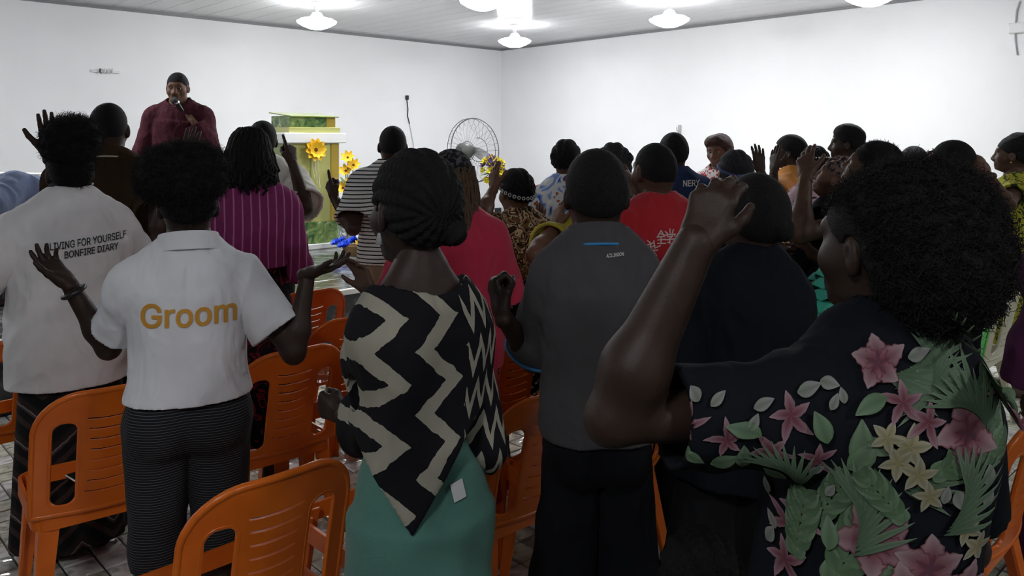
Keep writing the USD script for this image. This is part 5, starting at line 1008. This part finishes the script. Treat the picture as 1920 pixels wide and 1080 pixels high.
p = Person('shaven-headed person holding a hand to the forehead, behind the large afro', 1784, 263, 3.75, 40, 'm', tone='warm', **FAR, R=dict(e=('px', 1838, 318, -1), w=('px', 1806, 284, 1), F=(-.85, .35, .1), N=(-.15, .3, -.9), pose='cup'), L=dict(e=(-.15, .2, -1), w=(.1, 1, .3)))
p.body().top(cloth('plum_shirt', (.08, .02, .05)), ease=.024).trousers(DARKT).shoes(SHOE).hair('crop', e=.0016)
p = Person('person in a yellow-green print dress at the right edge, arms lifted, in profile', 1902, 258, 5.1, 56, 'f', head=(0, -4, 0), tone='brown', **FAR, L=dict(e=('px', 1893, 385, -1), w=('px', 1856, 330, -1), F=(-.9, .1, -.1), N=(0, .2, -1), pose='relax', len=1.05), R=dict(e=(.1, .8, -.4), w=(-.4, .6, .6)))
YGP = blotch('yellow_green_print', 16, [(0, (.02, .03, .01)), (.40, (.32, .31, .03)), (.52, (.40, .36, .05)), (.60, (.05, .07, .015))], 2.2, 1.2); p.body().top(YGP, ease=.02, sl=('short', .3, .02), neck=(.09, .09, .06)).skirt(YGP, hem=.2, w=(.17, .14, .18, .16)).shoes(SANDAL).hair('afro', c=[((0, -.03, .05), (.088, .104, .09)), ((0, -.06, .09), (.06, .06, .05))], amp=.006); earring(p, -1, GOLDM); p.brows()
p = Person('person in a teal ruffled top and dark green skirt beside the blue chair', 1602, 345, 2.88, 40, 'f', tone='brown', **MID, L=dict(e=(-.75, -.1, -.75), w=(-.1, .9, .1)), R=dict(e=(.2, .3, -1), w=(0, 1, .3)))
TEAL = cloth('teal_ruffle', (.05, .42, .30)); p.body().top(TEAL, ease=.022, sl=('short', .4, .03)).skirt(cloth('dark_green', (.010, .045, .032)), hem=.2, waist=1.14, w=(.2, .17, .24, .2)).shoes(SANDAL).hair('crop', e=.01)
a = p.arm[-1]; d = unit(a['E'] - a['S']); u1 = unit(np.cross(d, V(.1, 1, .2))); w1 = np.cross(d, u1)
for k in range(5):
    v, f, n = [], [], 64
    for i in range(n):
        t = i * 2 * math.pi / n; rr = .062 + .003 * k
        for j, (ra, da) in enumerate(((0, 0), (.022, .03), (.03, .065))): wv = (.012 * math.sin(t * 11 + k)) * j / 2; v.append(a['S'] + (a['E'] - a['S']) * (-.02 + .2 * k) + d * (da) + (rr + ra + wv) * (math.cos(t) * u1 + math.sin(t) * w1))
    for i in range(n):
        for j in range(2): o, q = i * 3 + j, ((i + 1) % n) * 3 + j; f += [[o, q, q + 1], [o, q + 1, o + 1]]
    m = trimesh.Trimesh(v, f, process=False); v2 = np.asarray(m.vertices) + d * .003; part(p.shirt, 'ruffle', trimesh.Trimesh(np.vstack([m.vertices, v2]), np.vstack([m.faces, m.faces[:, ::-1] + len(v)]), process=False), TEAL, 50)
p = Person('person in a plum-coloured gown just outside the right edge', 2010, 300, 2.9, 30, 'f', tone='brown', **FAR); PL = cloth('plum_gown', (.09, .02, .07)); p.body().top(PL, ease=.03, sl=('long', .9, .06)).skirt(PL, hem=.1).shoes(SANDAL).hair('crop')
# ================================================================ the man with the microphone
p = Person('person in a maroon sweater on the stage, speaking into a microphone', 332, 137, 6.3, 190, 'm', base=ST_Z, head=(0, 10, 0), tone='warm', h=.009, hf=.0036, hh=.0036, girth=1.04, L=dict(e=(-.26, .28, -1), w=('px', 354, 216, -1), F=(-.85, .0, .45), N=(.1, .95, .1), pose='grip'), R=dict(e=(.28, .02, -1), w=(.05, .3, -1)))
p.body().top(blotch('maroon_knit', 30, [(0, (.045, .010, .016)), (.5, (.060, .014, .022)), (.7, (.035, .008, .014))], 1, 3), ease=.024, sl=('long', .96, .018), amp=.006, neck=(.074, .078, .045), name='sweater').trousers(DARKT).shoes(SHOE).hair('crop', e=.0035); p.brows()
part(p.root, 'beard', Field.around([grow(x, .0035) for x in p.headp[3:5]], .004, .02).add([grow(x, .0035) for x in p.headp[3:5]]).below(-unit(p.Rh @ V(0, 1, -.25)), -(unit(p.Rh @ V(0, 1, -.25)) @ p.hp((0, .045, -.085)))).cut([ell(p.hp((0, .095, -.066)), V(.032, .04, .018), p.Rh)], .004).mesh(), plain('stubble', (.02, .012, .010), .7), True)
part(p.shirt, 'neck_band', tube([p.tp((math.sin(t) * .079, math.cos(t) * .080 + .010, 1.450 - .020 * math.cos(t))) for t in np.linspace(0, 2 * math.pi, 36, False)], .008, 8, True), plain('neck_band', (.09, .035, .03), .8), True)
a = p.arm[-1]; g0 = a['W'] + a['F'] * .070 * p.s + a['N'] * .030 * p.s; g1 = p.hp((0, .125, -.072)); d = unit(g1 - g0)
mic = thing('microphone', 'black microphone with silver collar held in front of the mouth', 'microphone', p.l2w(g0), 0); dw = p.Rw @ d; B = np.stack([unit(np.cross(V(.3, .9, .1), dw)), np.cross(dw, unit(np.cross(V(.3, .9, .1), dw))), dw], 1); L_ = np.linalg.norm(g1 - g0)
part(mic, 'handle', moved(lathe([(0, -.10), (.013, -.10), (.0145, -.02), (.019, L_ - .04), (0, L_ - .04)], 20), (0, 0, 0), B), PHB, 40); part(mic, 'collar', moved(lathe([(0, L_ - .042), (.022, L_ - .042), (.022, L_ - .03), (0, L_ - .03)], 20), (0, 0, 0), B), SILV, 40, 'silver collar'); part(mic, 'head', moved(trimesh.creation.icosphere(3, .025), dw * (L_ - .012)), plain('mic_grille', (.05, .05, .055), .4, .5, .6, 0, 8, .6, 500), True)
